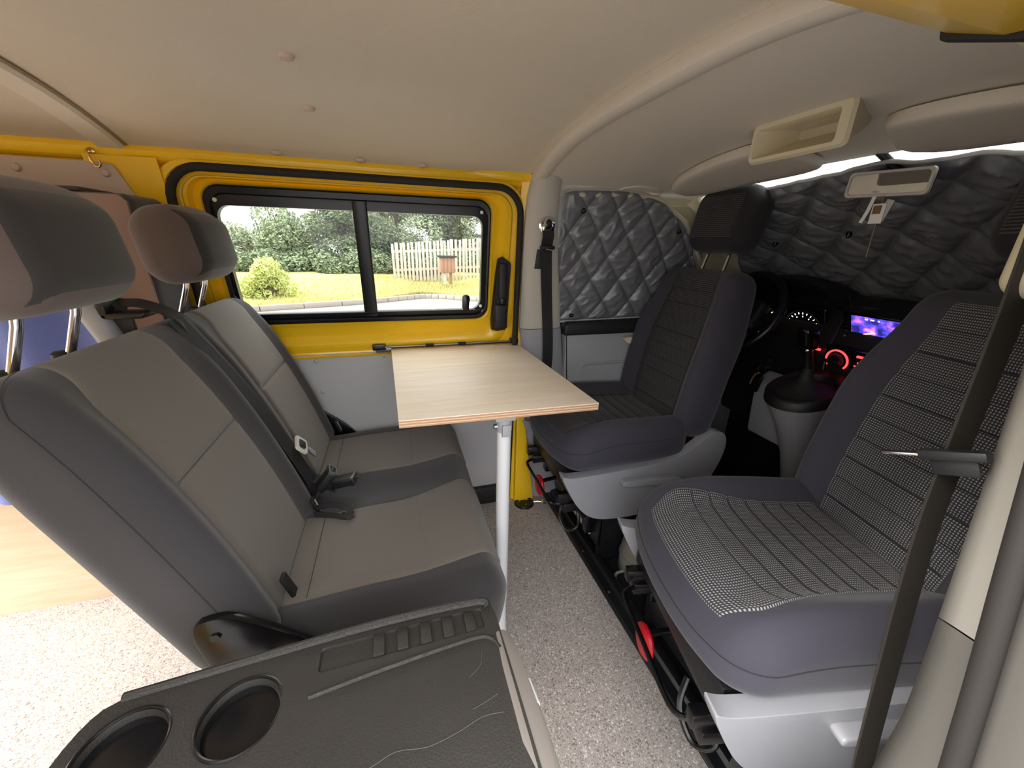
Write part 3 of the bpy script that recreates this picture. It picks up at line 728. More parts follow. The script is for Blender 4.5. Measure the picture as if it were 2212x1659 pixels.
    def cins(a, b, h):
        S = 0.222-0.417*b; hw = 0.170-0.040*ss(0.0, 0.7, b)
        hw *= 1-0.16*(1-ss(0, 0.20, b))**2
        p, n = wrap(S, 0.182, 0.058, h)
        return cushion_D(Vector((-p, (a*2-1)*hw, 0.08+n)))
    def crib(a, b):
        X = b*0.42
        if X < 0.10: return 0.0
        d = abs(((X-0.10)/0.045) % 1.0-0.5)*2
        return 0.0038*(1-d**5)-0.0038
    obj('cushion_panel', patch(cins, 34, 84, 0.0045, crib, lambda a, b: (a*0.30, b*0.42), tuck=0.006, e=0.008), insert_mat, t, angle=80, **k)
    cp_ = [o for o in t.children if o.name.startswith('cushion_panel')][0]
    for n_ in range(7):
        b0 = (0.10+0.045*n_)/0.42
        obj('stitch_line', tube([Vector(cins(0.02+0.96*q/20, b0, 0.0026)) for q in range(21)], 0.0012, 5), 'cover_black', cp_, **k)
    # seam around the cushion side
    top_side = [(0.14-0.032*i, 0.2254) for i in range(11)]
    arc = [(-0.1824-0.058*math.sin(math.radians(9*i)), 0.1674+0.058*math.cos(math.radians(9*i))) for i in range(1, 11)]
    frontl = [(-0.2404, 0.1674-0.0167*i) for i in range(1, 20)]
    path_ = top_side+arc+frontl+[(x, -y) for (x, y) in (top_side+arc)[::-1]]
    obj('cushion_seam', tube([cushion_D(Vector((x, y, 0.016))) for (x, y) in path_], 0.0011, 5), 'cover_black', t, **k)
    # backrest and its panel
    obj('backrest', rbox((0.065, 0.225, 0.29), 0.055, (4, 16, 18), back_D), 'cover_purple', t, angle=80, **k)
    def bins(a, b, h):
        hw = 0.130
        p, n = wrap(-0.265+0.53*b, 0.235, 0.055, h)
        return back_D(Vector((-0.065-n, (a*2-1)*hw, p)))
    def brib(a, b):
        d = abs((b*0.525/0.052) % 1.0-0.5)*2
        return 0.0045*(1-d**5)-0.0045
    obj('back_panel', patch(bins, 30, 110, 0.0055, brib, lambda a, b: (a*0.26, b*0.525), tuck=0.006, e=0.008), insert_mat, t, angle=80, **k)
    bp_ = [o for o in t.children if o.name.startswith('back_panel')][0]
    for n_ in range(1, 10):
        obj('stitch_line', tube([Vector(bins(0.02+0.96*q/20, 0.052*n_/0.525, 0.0050)) for q in range(21)], 0.0014, 5), 'cover_black', bp_, **k)
    # headrest
    D = head_D(0.165)
    hr = obj('headrest', rbox((0.056, 0.138, 0.106), 0.052, (4, 12, 10), D), 'cover_black', t, angle=80, **k)
    def hins(a, b, h):
        hw = 0.098
        return D(Vector((-0.056-h+0.022*(max(0, abs(2*b-1)-0.6)/0.4)**2, (a*2-1)*hw, -0.085+0.17*b)))
    obj('headrest_panel', patch(hins, 20, 30, 0.003, None, lambda a, b: (a*0.2, b*0.17), tuck=0.01), 'rib_weave', hr, angle=80, **k)
    for sy in (-1, 1):
        p0 = D(Vector((0.01, sy*0.052, -0.09))); p1 = back_D(Vector((0.0, sy*0.052/0.8, 0.27)))
        obj('post', tube([p0, p1], 0.0065, 10), 'chrome', hr, **k)
    return t
drv = cab_seat('captain_chair', 'swivelled cab seat with ribbed dark cover, in front of the steering wheel', (0.480, 1.182, 0), math.radians(-1), 'rib_weave')
pas = cab_seat('captain_chair', 'swivelled cab seat with waffle weave cover, behind the hanging belt nearest the camera', (0.492, 0.505, 0), math.radians(-12.5), 'waffle_weave')

# ------------------------------------------------------------------ rear double bench (faces +x)
bench = thing('bench_seat', 'grey cloth double bench seat with two headrests', 'bench seat', (-0.05, 0.995, 0))
BY0, BY1 = 0.575, 1.405; BC = 0.5*(BY0+BY1)
def bc_D(p):
    x, y, z = p.x, p.y, p.z
    X = x-0.066; Y = BC+y; up = (z+0.095)/0.19
    cen = math.exp(-((Y-BC)/0.055)**2)
    edge = ss(0.30, 0.40, abs(y))
    dz = up*(0.010*edge-0.010*cen+0.012*ss(0.0, 0.2, X)-0.030*ss(0.13, 0.215, X)**2-0.012*ss(-0.05, -0.3, X))
    return (X+0.008*math.sin(PI*up)*ss(0.1, 0.2, X)-0.03*(1-up)*ss(0.1, 0.2, X), Y, 0.346+z+dz)
obj('seat_cushion', rbox((0.262, 0.415, 0.095), 0.06, (18, 30, 4), bc_D), 'seat_dark', bench, angle=80)
def bench_ins(y0a, y1a, y0b, y1b):
    def fn(a, b, h):
        S = -0.205+0.475*b
        w = ss(0.45, 1.0, b)
        l = y0a+(y0b-y0a)*w; r = y1a+(y1b-y1a)*w
        p, n = wrap(S, 0.202, 0.06, h)
        return bc_D(Vector((p, l+(r-l)*a-BC, 0.095+n)))
    return fn
def seat_groove(a, b):
    return -0.0034*math.exp(-((b-0.62)/0.006)**2)-0.0034*math.exp(-((b-0.13)/0.008)**2)
for (q0, q1, q2, q3) in ((0.648, 0.915, 0.668, 0.985), (1.085, 1.330, 1.115, 1.345)):
    sp_ = obj('seat_panel', patch(bench_ins(q0, q1, q2, q3), 16, 110, 0.004, seat_groove, lambda a, b: (a*0.3, b*0.42)), 'seat_insert', bench, angle=80)
    for bb_ in (0.62, 0.13):
        obj('seam', tube([Vector(bench_ins(q0, q1, q2, q3)(0.02+0.96*k/16, bb_, 0.0008)) for k in range(17)], 0.0011, 5), 'rubber_black', sp_)
obj('seat_seam', tube([bc_D(Vector((x, -0.4155, 0.02))) for x in (-0.2, -0.1, 0.0, 0.1, 0.18)]+[bc_D(Vector((0.245, -0.375, 0.02))), bc_D(Vector((0.2625, -0.33, 0.02))), bc_D(Vector((0.2625, 0.3, 0.02)))], 0.0015, 5), 'rubber_black', bench)
BT = math.radians(19.5)
def bb_D(y0, y1):
    c = 0.5*(y0+y1); hw = 0.5*(y1-y0)
    def D(p):
        y, s, t = p.y, p.z+0.285, p.x          # front is +t
        q = s/0.57
        fr = max(0, t/0.06)
        e = ss(0.62, 0.9, abs(y)/hw)
        t += fr*(0.014*e*(1-ss(0.8, 1, q))-0.006*(1-e)+0.012*math.sin(PI*min(1, q*1.15)))
        t *= 1-0.10*ss(0.7, 1.0, q)
        bx, bz = -0.305, 0.385
        return (bx-math.sin(BT)*s+math.cos(BT)*t, c+y, bz+math.cos(BT)*s+math.sin(BT)*t)
    return D
HALF = ((BY0-0.005, 0.985), (0.995, BY1))
for i, (y0, y1) in enumerate(HALF):
    D = bb_D(y0, y1); hw = (y1-y0)/2
    bk = obj('backrest', rbox((0.068, hw, 0.285), 0.048, (4, 16, 20), D), 'seat_dark', bench, angle=80)
    lo, hi = (-0.135, 0.115) if i == 0 else (-0.115, 0.135)
    def fn(a, b, h, D=D, lo=lo, hi=hi):
        S = -0.255+0.556*b; cap = 0.012*ss(0.8, 1, b); yy = lo+cap+(hi-lo-2*cap)*a
        if S <= 0.237: return D(Vector((0.068+h, yy, S)))
        th = (S-0.237)/0.048
        return D(Vector((0.020+(0.048+h)*math.cos(th), yy, 0.237+(0.048+h)*math.sin(th))))
    bp_ = obj('back_panel', patch(fn, 18, 100, 0.004, lambda a, b: -0.005*math.exp(-((b-0.56)/0.009)**2), lambda a, b: (a*0.25, b*0.5)), 'seat_insert', bk, angle=80)
    obj('seam', tube([Vector(fn(0.02+0.96*k/16, 0.56, 0.0003)) for k in range(17)], 0.0011, 5), 'rubber_black', bp_)
    sd = -1 if i == 0 else 1
    ssp = [Vector((0.030, sd*(hw+0.0004), -0.23+0.0425*k_)) for k_ in range(12)]
    ssp += [Vector((0.031+0.002*k_, sd*(hw-0.048+0.0484*math.cos(math.radians(12*k_))), 0.237+0.0484*math.sin(math.radians(12*k_)))) for k_ in range(1, 8)]
    obj('side_seam', tube([Vector(D(p)) for p in ssp], 0.0008, 5), 'headrest_dark', bk)
    # headrest
    hy = 0.705 if i == 0 else 1.165
    def HD(p, hy=hy):
        y, s, t = p.y, p.z, p.x
        y *= 1-0.10*ss(0.2, 1.0, s/0.082)
        t += 0.016*(1-(y/0.12)**2)*(1 if t > 0 else 0.25)-0.010*ss(0.3, 1, s/0.082)*(1 if t > 0 else 0)
        tl = math.radians(8)
        return (-0.468-math.sin(tl)*s+math.cos(tl)*t, hy+y, 1.080+math.cos(tl)*s+math.sin(tl)*t)
    hr = obj('headrest', rbox((0.062, 0.122, 0.084), 0.052, (5, 14, 10), HD), 'headrest_front', bench, angle=80)
    def hfn(a, b, h, HD=HD):
        hwid = 0.098
        return HD(Vector((0.062+h-0.008*(max(0, abs(a*2-1)-0.75)/0.25)**2-0.022*(max(0, abs(b*2-1)-0.5)/0.5)**2, (a*2-1)*hwid, (b*2-1)*0.070)))
    obj('headrest_panel', patch(hfn, 24, 20, 0.003, None, None, tuck=0.01), 'headrest_dark', hr, angle=80)
    for dy in (-0.052, 0.052):
        a0 = Vector((-0.462, hy+dy, 1.01)); a1 = Vector((-0.468, hy+dy, 0.985)); a2 = Vector(D(Vector((-0.01, hy+dy-0.5*(y0+y1), 0.27))))
        obj('post', tube([a0, a1, a1.lerp(a2, 0.1), a2], 0.0062, 10), 'chrome', hr)
    for dy in (-0.052, 0.052):
        a2 = Vector(D(Vector((-0.008, hy+dy-0.5*(y0+y1), 0.286))))
        obj('post_collar', lathe([(0.013, a2.z-0.004), (0.013, a2.z+0.003), (0.009, a2.z+0.006)], 14, (a2.x, a2.y, 0)), 'black_plastic', bk)
# side brackets, feet
for (ya, yb) in ((0.555, 0.570), (1.408, 1.420)):
    obj('hinge_bracket', prism(smooth_poly([(-0.352, 0.525), (-0.30, 0.535), (-0.27, 0.515), (-0.20, 0.455), (-0.16, 0.40), (-0.16, 0.34), (-0.32, 0.34), (-0.335, 0.42)], 2), 'y', ya, yb, 0.003), 'gloss_black', bench)
    obj('hinge_bolt', lathe([(0.008, ya-0.004), (0.008, ya)], 6, (-0.315, 0, 0.497), 'y') if ya < 1 else lathe([(0.011, yb), (0.011, yb+0.006)], 6, (-0.315, 0, 0.497), 'y'), 'satin_black', bench)
    obj('leg_frame', join(box(-0.30, 0.10, ya+0.04 if ya < 1 else ya-0.06, ya+0.06 if ya < 1 else ya-0.04, 0.20, 0.26, 0.005), box(-0.28, -0.22, ya+0.04 if ya < 1 else ya-0.06, ya+0.06 if ya < 1 else ya-0.04, 0.0, 0.2, 0.004), box(0.02, 0.07, ya+0.04 if ya < 1 else ya-0.06, ya+0.06 if ya < 1 else ya-0.04, 0.0, 0.2, 0.004)), 'satin_black', bench)
obj('under_frame', box(-0.30, 0.12, 0.64, 1.36, 0.20, 0.25, 0.01), 'satin_black', bench)
# sewn anchor tags
for (x, y, z, r) in ((-0.228, 0.637, 0.495, 0), (-0.232, 0.930, 0.455, 1), (-0.228, 1.385, 0.465, 1)):
    tg = obj('anchor_tag', xf(box(-0.004, 0.004, -0.010, 0.010, -0.024, 0.024, 0.0015), Matrix.Translation((x, y, z)) @ Matrix.Rotation(-0.3, 4, 'Y')), 'black_plastic', bench)
    if r:
        # sewn lettering, reading down the tag
        tv_, tf_ = text_mesh('ISOFIX', 0.0125)
        obj('tag_lettering', xf(([Vector((0.0043+v.z, v.y, -v.x)) for v in tv_], tf_), Matrix.Translation((x, y, z)) @ Matrix.Rotation(-0.3, 4, 'Y')), 'white_card', tg, smooth=False)

# shoulder belt lying in the gap between the two backs
D0 = bb_D(*HALF[0]); gy = 0.99
def on_gap(s, lift=0.0, dy=0.0):
    v = Vector(D0(Vector((0.068+lift, 0.0, s)))); v.y = gy+dy; return v
belt = thing('centre_seat_belt', 'black shoulder belt lying between the two bench backrests', 'seat belt', (-0.23, 0.99, 0.44))
pathb = [Vector((-0.545, 0.955, 0.905)), Vector((-0.535, 0.962, 0.950)), Vector((-0.50, 0.968, 0.972)), on_gap(0.285, 0.004, -0.012), on_gap(0.24, 0.012, -0.008), on_gap(0.12, 0.012, 0.0), on_gap(0.0, 0.012, 0.008), on_gap(-0.12, 0.014, 0.016), on_gap(-0.20, 0.020, 0.022), Vector((-0.225, 1.015, 0.47)), Vector((-0.20, 1.02, 0.445))]
obj('webbing', tube(spline(pathb, 6), 0.02, flat=(0.023, 0.0016), up=(0.75, 0, 0.66)), 'webbing', belt)
pathc = [on_gap(0.28, 0.006, -0.03), on_gap(0.15, 0.016, -0.024), on_gap(0.0, 0.016, -0.012), on_gap(-0.13, 0.018, 0.0), on_gap(-0.21, 0.022, 0.006)]
obj('webbing_return', tube(spline(pathc, 6), 0.02, flat=(0.020, 0.0016), up=(0.68, -0.25, 0.66)), 'webbing', belt)
tg0 = on_gap(-0.105, 0.03, 0.028)
MT = Matrix.Translation(tg0) @ Matrix.Rotation(math.radians(55), 4, 'Y') @ Matrix.Rotation(0.3, 4, 'Z')
tn = obj('tongue', xf(rings([[(x, y, z) for (x, y) in rrect(-0.016-g, 0.020+g, -0.026-g, 0.026+g, 0.007, 4)] for (g, z) in ((0, -0.003), (0.001, 0), (0, 0.004), (-0.008, 0.004), (-0.008, -0.003), (0, -0.003))]), MT), 'pillar_plastic', belt)
obj('tongue_plate', xf(join(box(0.018, 0.052, -0.012, 0.012, -0.0012, 0.0012, 0.0008)), MT), 'chrome', tn)
obj('stopper', xf(box(-0.006, 0.012, -0.012, 0.012, 0.004, 0.007, 0.001), MT), 'black_plastic', tn)
# buckles
def buckle(name, label, loc, rot):
    t = thing(name, label, 'buckle', loc)
    M = Matrix.Translation(loc) @ rot
    obj('stalk', xf(tube([(-0.06, 0, -0.012), (-0.03, 0, -0.004), (0, 0, 0)], 0.01, flat=(0.018, 0.004), up=(0, 0, 1)), M), 'webbing', t)
    h = obj('housing', xf(box(-0.005, 0.055, -0.019, 0.019, -0.011, 0.011, 0.005, 3), M), 'black_plastic', t)
    obj('bezel', xf(rings([[(x, y, z) for (y, z) in rrect(-0.019-g, 0.019+g, -0.011-g, 0.011+g, 0.004, 3)] for (g, x) in ((0.001, 0.050), (0.0018, 0.054), (0.0015, 0.060), (-0.003, 0.060), (-0.003, 0.050))]), M), 'steel', h)
    return t
buckle('belt_buckle', 'black belt buckle with pale bezel lying on the bench middle', (-0.195, 1.005, 0.468), Matrix.Rotation(math.radians(-12), 4, 'Z') @ Matrix.Rotation(math.radians(-14), 4, 'Y'))
buckle('belt_buckle', 'black belt buckle standing at the foot of the near bench backrest', (-0.225, 0.965, 0.485), Matrix.Rotation(math.radians(10), 4, 'Z') @ Matrix.Rotation(math.radians(-50), 4, 'Y'))
sl = thing('strap_loop', 'loop of black webbing sticking out of the bench seat crease', 'strap', (-0.21, 0.90, 0.44))
obj('loop', tube(spline([(-0.235, 0.925, 0.45), (-0.20, 0.915, 0.462), (-0.165, 0.900, 0.462), (-0.145, 0.885, 0.452), (-0.155, 0.875, 0.446), (-0.19, 0.89, 0.447), (-0.235, 0.91, 0.443)], 6), 0.012, flat=(0.007, 0.0012), up=(0.2, -0.9, 0.3)), 'webbing', sl)
obj('loop_tail', tube(spline([(-0.17, 0.885, 0.449), (-0.15, 0.872, 0.451), (-0.142, 0.862, 0.449)], 4), 0.01, flat=(0.009, 0.001), up=(0, 0, 1)), 'webbing', sl)
# belt reel cover behind the bench
rc = thing('belt_reel', 'grey rounded belt reel cover behind the bench middle', 'belt reel', (-0.53, 0.90, 0.90))
obj('reel_cover', xf(rbox((0.022, 0.036, 0.055), 0.02, (3, 4, 5)), Matrix.Translation((-0.548, 0.960, 0.925)) @ Matrix.Rotation(math.radians(-18), 4, 'Y')), 'grey_plastic', rc)
obj('belt_guide', join(box(-0.545, -0.475, 0.93, 0.99, 0.945, 0.956, 0.004), box(-0.545, -0.53, 0.93, 0.99, 0.945, 0.985, 0.004), box(-0.56, -0.50, 0.945, 0.955, 0.90, 0.955, 0.003)), 'black_plastic', rc)
obj('mount_post', box(-0.55, -0.52, 0.89, 0.92, 0.0, 0.85, 0.005), 'satin_black', rc)

# ------------------------------------------------------------------ folded single seat with plastic back in the foreground
fs = thing('folded_seat', 'folded single seat showing its scuffed black plastic back with two cup holders', 'folded seat', (-0.14, 0.19, 0))
FZ = 0.605
def fz(x): return FZ-0.018*ss(0.0, -0.4, x)
FO = [(-0.372, -0.02), (-0.378, 0.30), (-0.372, 0.385), (-0.345, 0.418), (-0.20, 0.421), (0.08, 0.421), (0.098, 0.414), (0.104, 0.398), (0.106, 0.30), (0.108, -0.02)]
# shell of the folded back, with real cup wells
CUPS = [((-0.312, 0.352), 0.040), ((-0.200, 0.350), 0.040)]
bm = bmesh.new()
out = smooth_poly(FO, 2)
def cup_pts(c, r, n=40): return [(c[0]+r*math.cos(2*PI*k/n), c[1]+r*math.sin(2*PI*k/n)) for k in range(n)]
edges = []
def ring_edges(pts, z):
    vs = [bm.verts.new((x, y, z)) for (x, y) in pts]
    es = [bm.edges.new((vs[i], vs[(i+1) % len(vs)])) for i in range(len(vs))]
    return vs, es
ov, oe = ring_edges(out, FZ); edges += oe
cv = []
for (c, r) in CUPS:
    v, e = ring_edges(cup_pts(c, r), FZ); edges += e; cv.append(v)
tv, te = ring_edges(rrect(-0.125, 0.086, 0.372, 0.404, 0.006, 3), FZ); edges += te
bmesh.ops.triangle_fill(bm, use_beauty=True, use_dissolve=False, edges=edges)
def drop_ring(vs, steps, close=True):
    prev = vs; c = sum((v.co for v in vs), Vector())/len(vs)
    for (scale, dz) in steps:
        nv = [bm.verts.new((c.x+(v.co.x-c.x)*scale, c.y+(v.co.y-c.y)*scale, v.co.z+dz)) for v in vs]
        for i in range(len(vs)):
            j = (i+1) % len(vs); bm.faces.new((prev[i], prev[j], nv[j], nv[i]))
        prev = nv
    if close: bm.faces.new(prev)
drop_ring(ov, [(1.006, -0.003), (1.010, -0.012), (1.005, -0.10)])
for v in cv: drop_ring(v, [(0.985, -0.002), (0.97, -0.005), (0.95, -0.011), (0.90, -0.012)])
drop_ring(tv, [(0.99, -0.001), (0.985, -0.004)])
bm.verts.index_update()
V = [Vector((v.co.x, v.co.y, v.co.z-(FZ-fz(v.co.x)))) for v in bm.verts]; F = [tuple(v.index for v in f.verts) for f in bm.faces]; bm.free()
mat('scuffed_black', (42, 40, 38), 0.42, var=0.3, vscale=7, bump=0.25, bscale=420)
shell = obj('back_shell', (V, F), 'scuffed_black', fs, angle=35)
for (c, r) in CUPS:
    rr = [((c[0]+(r+0.0015)*math.cos(2*PI*k/36)), c[1]+(r+0.0015)*math.sin(2*PI*k/36), fz(c[0])+0.0005) for k in range(36)]
    obj('cup_floor', lathe([(r*0.945, fz(c[0])-0.0105), (r*0.945, fz(c[0])-0.0095), (r*0.90, fz(c[0])-0.009), (0.002, fz(c[0])-0.009)], 32, (c[0], c[1], 0)), 'gloss_black', shell)
    obj('cup_holder_rim', tube(rr, 0.0022, 8, closed=True), 'gloss_black', shell)
for k in range(5):
    x = -0.060+k*0.030
    obj('rib', box(x, x+0.014, 0.373, 0.403, fz(x)-0.005, fz(x)+0.0005, 0.0008), 'scuffed_black', shell)
obj('raised_edge', tube(spline([(-0.34, 0.414, fz(-0.34)), (-0.2, 0.416, fz(-0.2)+0.001), (-0.05, 0.414, fz(0)+0.004), (0.08, 0.412, FZ+0.004), (0.096, 0.402, FZ+0.001)], 6), 0.0055, 8), 'scuffed_black', shell)
obj('lid_edge', tube(spline([(-0.13, 0.346, fz(-0.13)), (-0.05, 0.352, fz(-0.05)+0.001), (0.06, 0.360, FZ+0.0012), (0.088, 0.356, FZ+0.001), (0.098, 0.34, FZ)], 6), 0.0025, 8), 'scuffed_black', shell)
# scratches in the plastic (fine raised burrs)
for pts in ([(-0.09, 0.262), (-0.06, 0.258), (-0.035, 0.264), (0.0, 0.259), (0.03, 0.263), (0.06, 0.270), (0.085, 0.268)], [(0.05, 0.280), (0.07, 0.284), (0.082, 0.288)], [(0.055, 0.315), (0.07, 0.325), (0.074, 0.34)], [(-0.31, 0.300), (-0.28, 0.306), (-0.26, 0.304)]):
    q = spline([(x+random.uniform(-.002, .002), y, 0) for (x, y) in pts], 4)
    obj('scratch', tube([(p.x, p.y, fz(p.x)-0.0001) for p in q], 0.0004, 5), 'scratch', shell)
obj('grip_plate', join(xf(prism(smooth_poly([(0.0, 0.0), (0.0, 0.165), (0.010, 0.172), (0.026, 0.165), (0.034, 0.0)], 1), 'z', -0.006, 0.006, 0.002), Matrix.Translation((0.094, 0.195, FZ-0.004)) @ Matrix.Rotation(math.radians(14), 4, 'Y'))), 'grip_grey', fs)
obj('side_clip', xf(box(-0.012, 0.012, -0.035, 0.035, -0.02, 0.008, 0.006, 3), Matrix.Translation((0.098, 0.165, FZ))), 'black_plastic', fs)
obj('release_tube', tube(spline([(0.128, 0.315, 0.545), (0.131, 0.28, 0.545), (0.133, 0.20, 0.54), (0.134, 0.05, 0.54), (0.134, -0.02, 0.54)], 4), 0.0085, 12), 'lower_pillar', fs)
obj('tube_end', tube([(0.127, 0.325, 0.545), (0.129, 0.295, 0.545)], 0.0115, 12), 'white_leg', fs)
obj('folded_cushion', rbox((0.23, 0.215, 0.09), 0.05, (6, 6, 3), lambda p: (p.x-0.11, p.y+0.20, p.z+0.385)), 'seat_dark', fs, angle=80)
obj('back_padding', rbox((0.225, 0.212, 0.05), 0.035, (6, 6, 3), lambda p: (p.x-0.135, p.y+0.20, p.z+0.475)), 'seat_dark', fs, angle=80)
for sx in (-0.28, 0.06):
    for sy in (0.03, 0.37):
        obj('leg', box(sx-0.02, sx+0.02, sy-0.012, sy+0.012, 0.0, 0.31, 0.004), 'satin_black', fs)
obj('rear_bar', tube(spline([(-0.398, 0.34, 0.555), (-0.402, 0.25, 0.55), (-0.402, 0.1, 0.55), (-0.40, -0.02, 0.55)], 4), 0.010, 10), 'satin_black', fs)
for yy in (0.335, 0.08):
    obj('bar_lug', box(-0.41, -0.36, yy-0.008, yy+0.008, 0.535, 0.565, 0.004), 'black_plastic', fs)

# ------------------------------------------------------------------ folding table
tb = thing('folding_table', 'pale plywood table hung on the yellow door with one white leg', 'table', (0.24, 0.80, 0))
TZ = 0.737
corners = [(-0.022, 1.418), (0.447, 1.410), (0.466, 0.774), (-0.010, 0.787)]
def ply(z0, z1, g=0.0):
    return prism(corners, 'z', z0, z1, 0.0008)
top = obj('table_top', ply(TZ-0.003, TZ), 'pale_wood', tb)
zz = TZ-0.003
for k_ in range(5):
    h_ = 0.0032
    obj('ply_layer', ply(zz-h_, zz-0.0001), 'ply_dark' if k_ % 2 == 0 else 'ply_light', top); zz -= h_
lx, ly = 0.232, 0.806
hd = obj('leg_bracket', join(box(lx-0.026, lx+0.026, ly-0.02, ly+0.03, zz-0.012, zz, 0.004), lathe([(0.019, zz-0.042), (0.020, zz-0.03), (0.020, zz-0.010)], 18, (lx, ly, 0)), box(lx-0.010, lx+0.012, ly-0.024, ly-0.016, zz-0.05, zz-0.02, 0.002)), 'grey_plastic', tb)
obj('bracket_pin', tube([(lx-0.026, ly-0.004, zz-0.028), (lx-0.018, ly-0.004, zz-0.028)], 0.006, 10), 'steel', hd)
lg = obj('leg', join(lathe([(0.0165, 0.135), (0.0175, 0.14), (0.0175, zz-0.042)], 24, (lx, ly, 0))), 'white_leg', tb)
obj('leg_foot', join(lathe([(0.019, 0.0), (0.020, 0.012), (0.0165, 0.02), (0.0155, 0.13), (0.018, 0.137)], 20, (lx, ly, 0))), 'white_leg', tb)
rl = thing('table_rail', 'thin metal hanging rail with black ends under the door window', 'rail', (0.2, 1.42, 0.73))
obj('rail_bar', join(box(-0.075, 0.452, 1.416, 1.426, 0.722, 0.742, 0.002), tube([(-0.07, 1.412, 0.742), (0.45, 1.412, 0.742)], 0.004, 8)), 'steel', rl)
for xx in (-0.085, 0.425):
    hb = obj('end_bracket', box(xx, xx+0.045, 1.408, 1.428, 0.732, 0.754, 0.003), 'satin_black', rl)
    obj('bracket_screw', lathe([(0.0035, 1.4082), (0.0035, 1.4065)], 8, (xx+0.012, 0, 0.744), 'y'), 'chrome', hb)
for xx in (0.10, 0.22):
    obj('rail_clip', box(xx, xx+0.03, 1.406, 1.416, 0.738, 0.748, 0.002), 'rubber_black', rl)

# ------------------------------------------------------------------ cab seat belts
b1 = thing('cab_seat_belt', 'black seat belt hanging down the pale post beside the side window blind', 'seat belt', (0.53, 1.33, 1.14))
ac = Vector((0.515, wy(1.165)-0.046, 1.165))
obj('anchor_ring', lathe([(0.030, 0.0), (0.030, -0.004), (0.026, -0.007), (0.018, -0.007), (0.018, -0.002)], 28, (ac.x, ac.y, ac.z), 'y'), 'chrome', b1)
obj('anchor_plate', prism([(ac.x-0.022, ac.z-0.020), (ac.x+0.022, ac.z-0.020), (ac.x+0.018, ac.z-0.004), (ac.x+0.010, ac.z+0.018), (ac.x, ac.z+0.026), (ac.x-0.010, ac.z+0.018), (ac.x-0.018, ac.z-0.004)], 'y', ac.y-0.020, ac.y-0.008, 0.004, 2), 'chrome', b1)
obj('anchor_bolt', lathe([(0.010, ac.y-0.020), (0.010, ac.y-0.024), (0.007, ac.y-0.027)], 14, (ac.x, 0, ac.z+0.006), 'y'), 'black_plastic', b1)
obj('slot_plate', prism([(0.487, 1.02), (0.547, 1.02), (0.545, 1.028), (0.512, 1.118), (0.492, 1.118)], 'y', wy(1.06)-0.050, wy(1.06)-0.030, 0.002), 'black_plastic', b1)
pw = [(ac.x, ac.y-0.014, 1.152), (ac.x+0.002, ac.y-0.018, 1.13), (0.520, wy(1.08)-0.060, 1.085), (0.530, wy(0.98)-0.066, 0.98), (0.548, 1.345, 0.86), (0.560, 1.352, 0.75), (0.568, 1.365, 0.66), (0.574, 1.392, 0.57), (0.576, 1.415, 0.52)]
obj('webbing', tube(spline(pw, 5), 0.02, flat=(0.0205, 0.0014), up=(0, -1, 0.05)), 'webbing', b1)
obj('stop_bar', xf(box(-0.027, 0.027, -0.006, 0.006, -0.006, 0.006, 0.003), Matrix.Translation((0.520, wy(1.09)-0.066, 1.092))), 'black_plastic', b1)
obj('tongue_plate', tube([(0.512, wy(1.075)-0.072, 1.086), (0.535, wy(1.075)-0.074, 1.082)], 0.004, 8), 'chrome', b1)

b2 = thing('cab_seat_belt', 'brownish black seat belt hanging in front of the near cab seat', 'seat belt', (0.6, 0.2, 0.7))
def belt2(z): # hangs clear of the near post
    T = [(1.3, 0.245), (1.063, 0.229), (0.95, 0.2235), (0.825, 0.219), (0.666, 0.203), (0.396, 0.169), (0.0, 0.115)]
    for (z1, y1), (z0, y0) in zip(T, T[1:]):
        if z0 <= z <= z1: return Vector((0.600, y0+(y1-y0)*(z-z0)/(z1-z0), z))
    return Vector((0.600, 0.115, z))
pw = [belt2(1.18), belt2(1.06), belt2(0.9), belt2(0.8), belt2(0.7), belt2(0.55), belt2(0.40), belt2(0.25), belt2(0.08)]
tw = lambda i: (-0.8, -0.35-0.02*i, 0.1)
obj('webbing', tube(spline(pw, 6), 0.02, flat=(0.0225, 0.0015), up=(0.02, 1.0, 0.0)), 'webbing_brown', b2)
tp = belt2(0.885)
MT = Matrix.Translation(tp) @ Matrix.Rotation(math.radians(-40), 4, 'Z') @ Matrix.Rotation(math.radians(6), 4, 'Y')
# tongue lies across the strap, pointing to the cab middle
MT = Matrix.Translation(tp+Vector((-0.031, -0.010, 0.010))) @ Matrix.Rotation(math.radians(97), 4, 'Z') @ Matrix.Rotation(math.radians(24), 4, 'Y') @ Matrix.Scale(0.78, 4)
tn = obj('tongue', xf(join(box(-0.035, 0.035, -0.010, 0.010, -0.006, 0.008, 0.003), box(-0.022, 0.026, -0.009, -0.004, -0.030, -0.004, 0.003)), MT), 'black_plastic', b2)
obj('tongue_plate', xf(prism([(0.032, -0.010), (0.075, -0.008), (0.080, 0.0), (0.075, 0.008), (0.032, 0.010)], 'z', -0.001, 0.003, 0.0008), MT), 'chrome', tn)
obj('stopper_cover', xf(box(-0.018, 0.024, -0.013, -0.008, -0.026, -0.008, 0.002), MT), 'tan_gap_and_trim', tn)
obj('anchor_cover', rbox((0.022, 0.028, 0.045), 0.02, (3, 3, 4), lambda p: (p.x+0.612, p.y+0.222, p.z+1.105)), 'beige_plastic', b2)

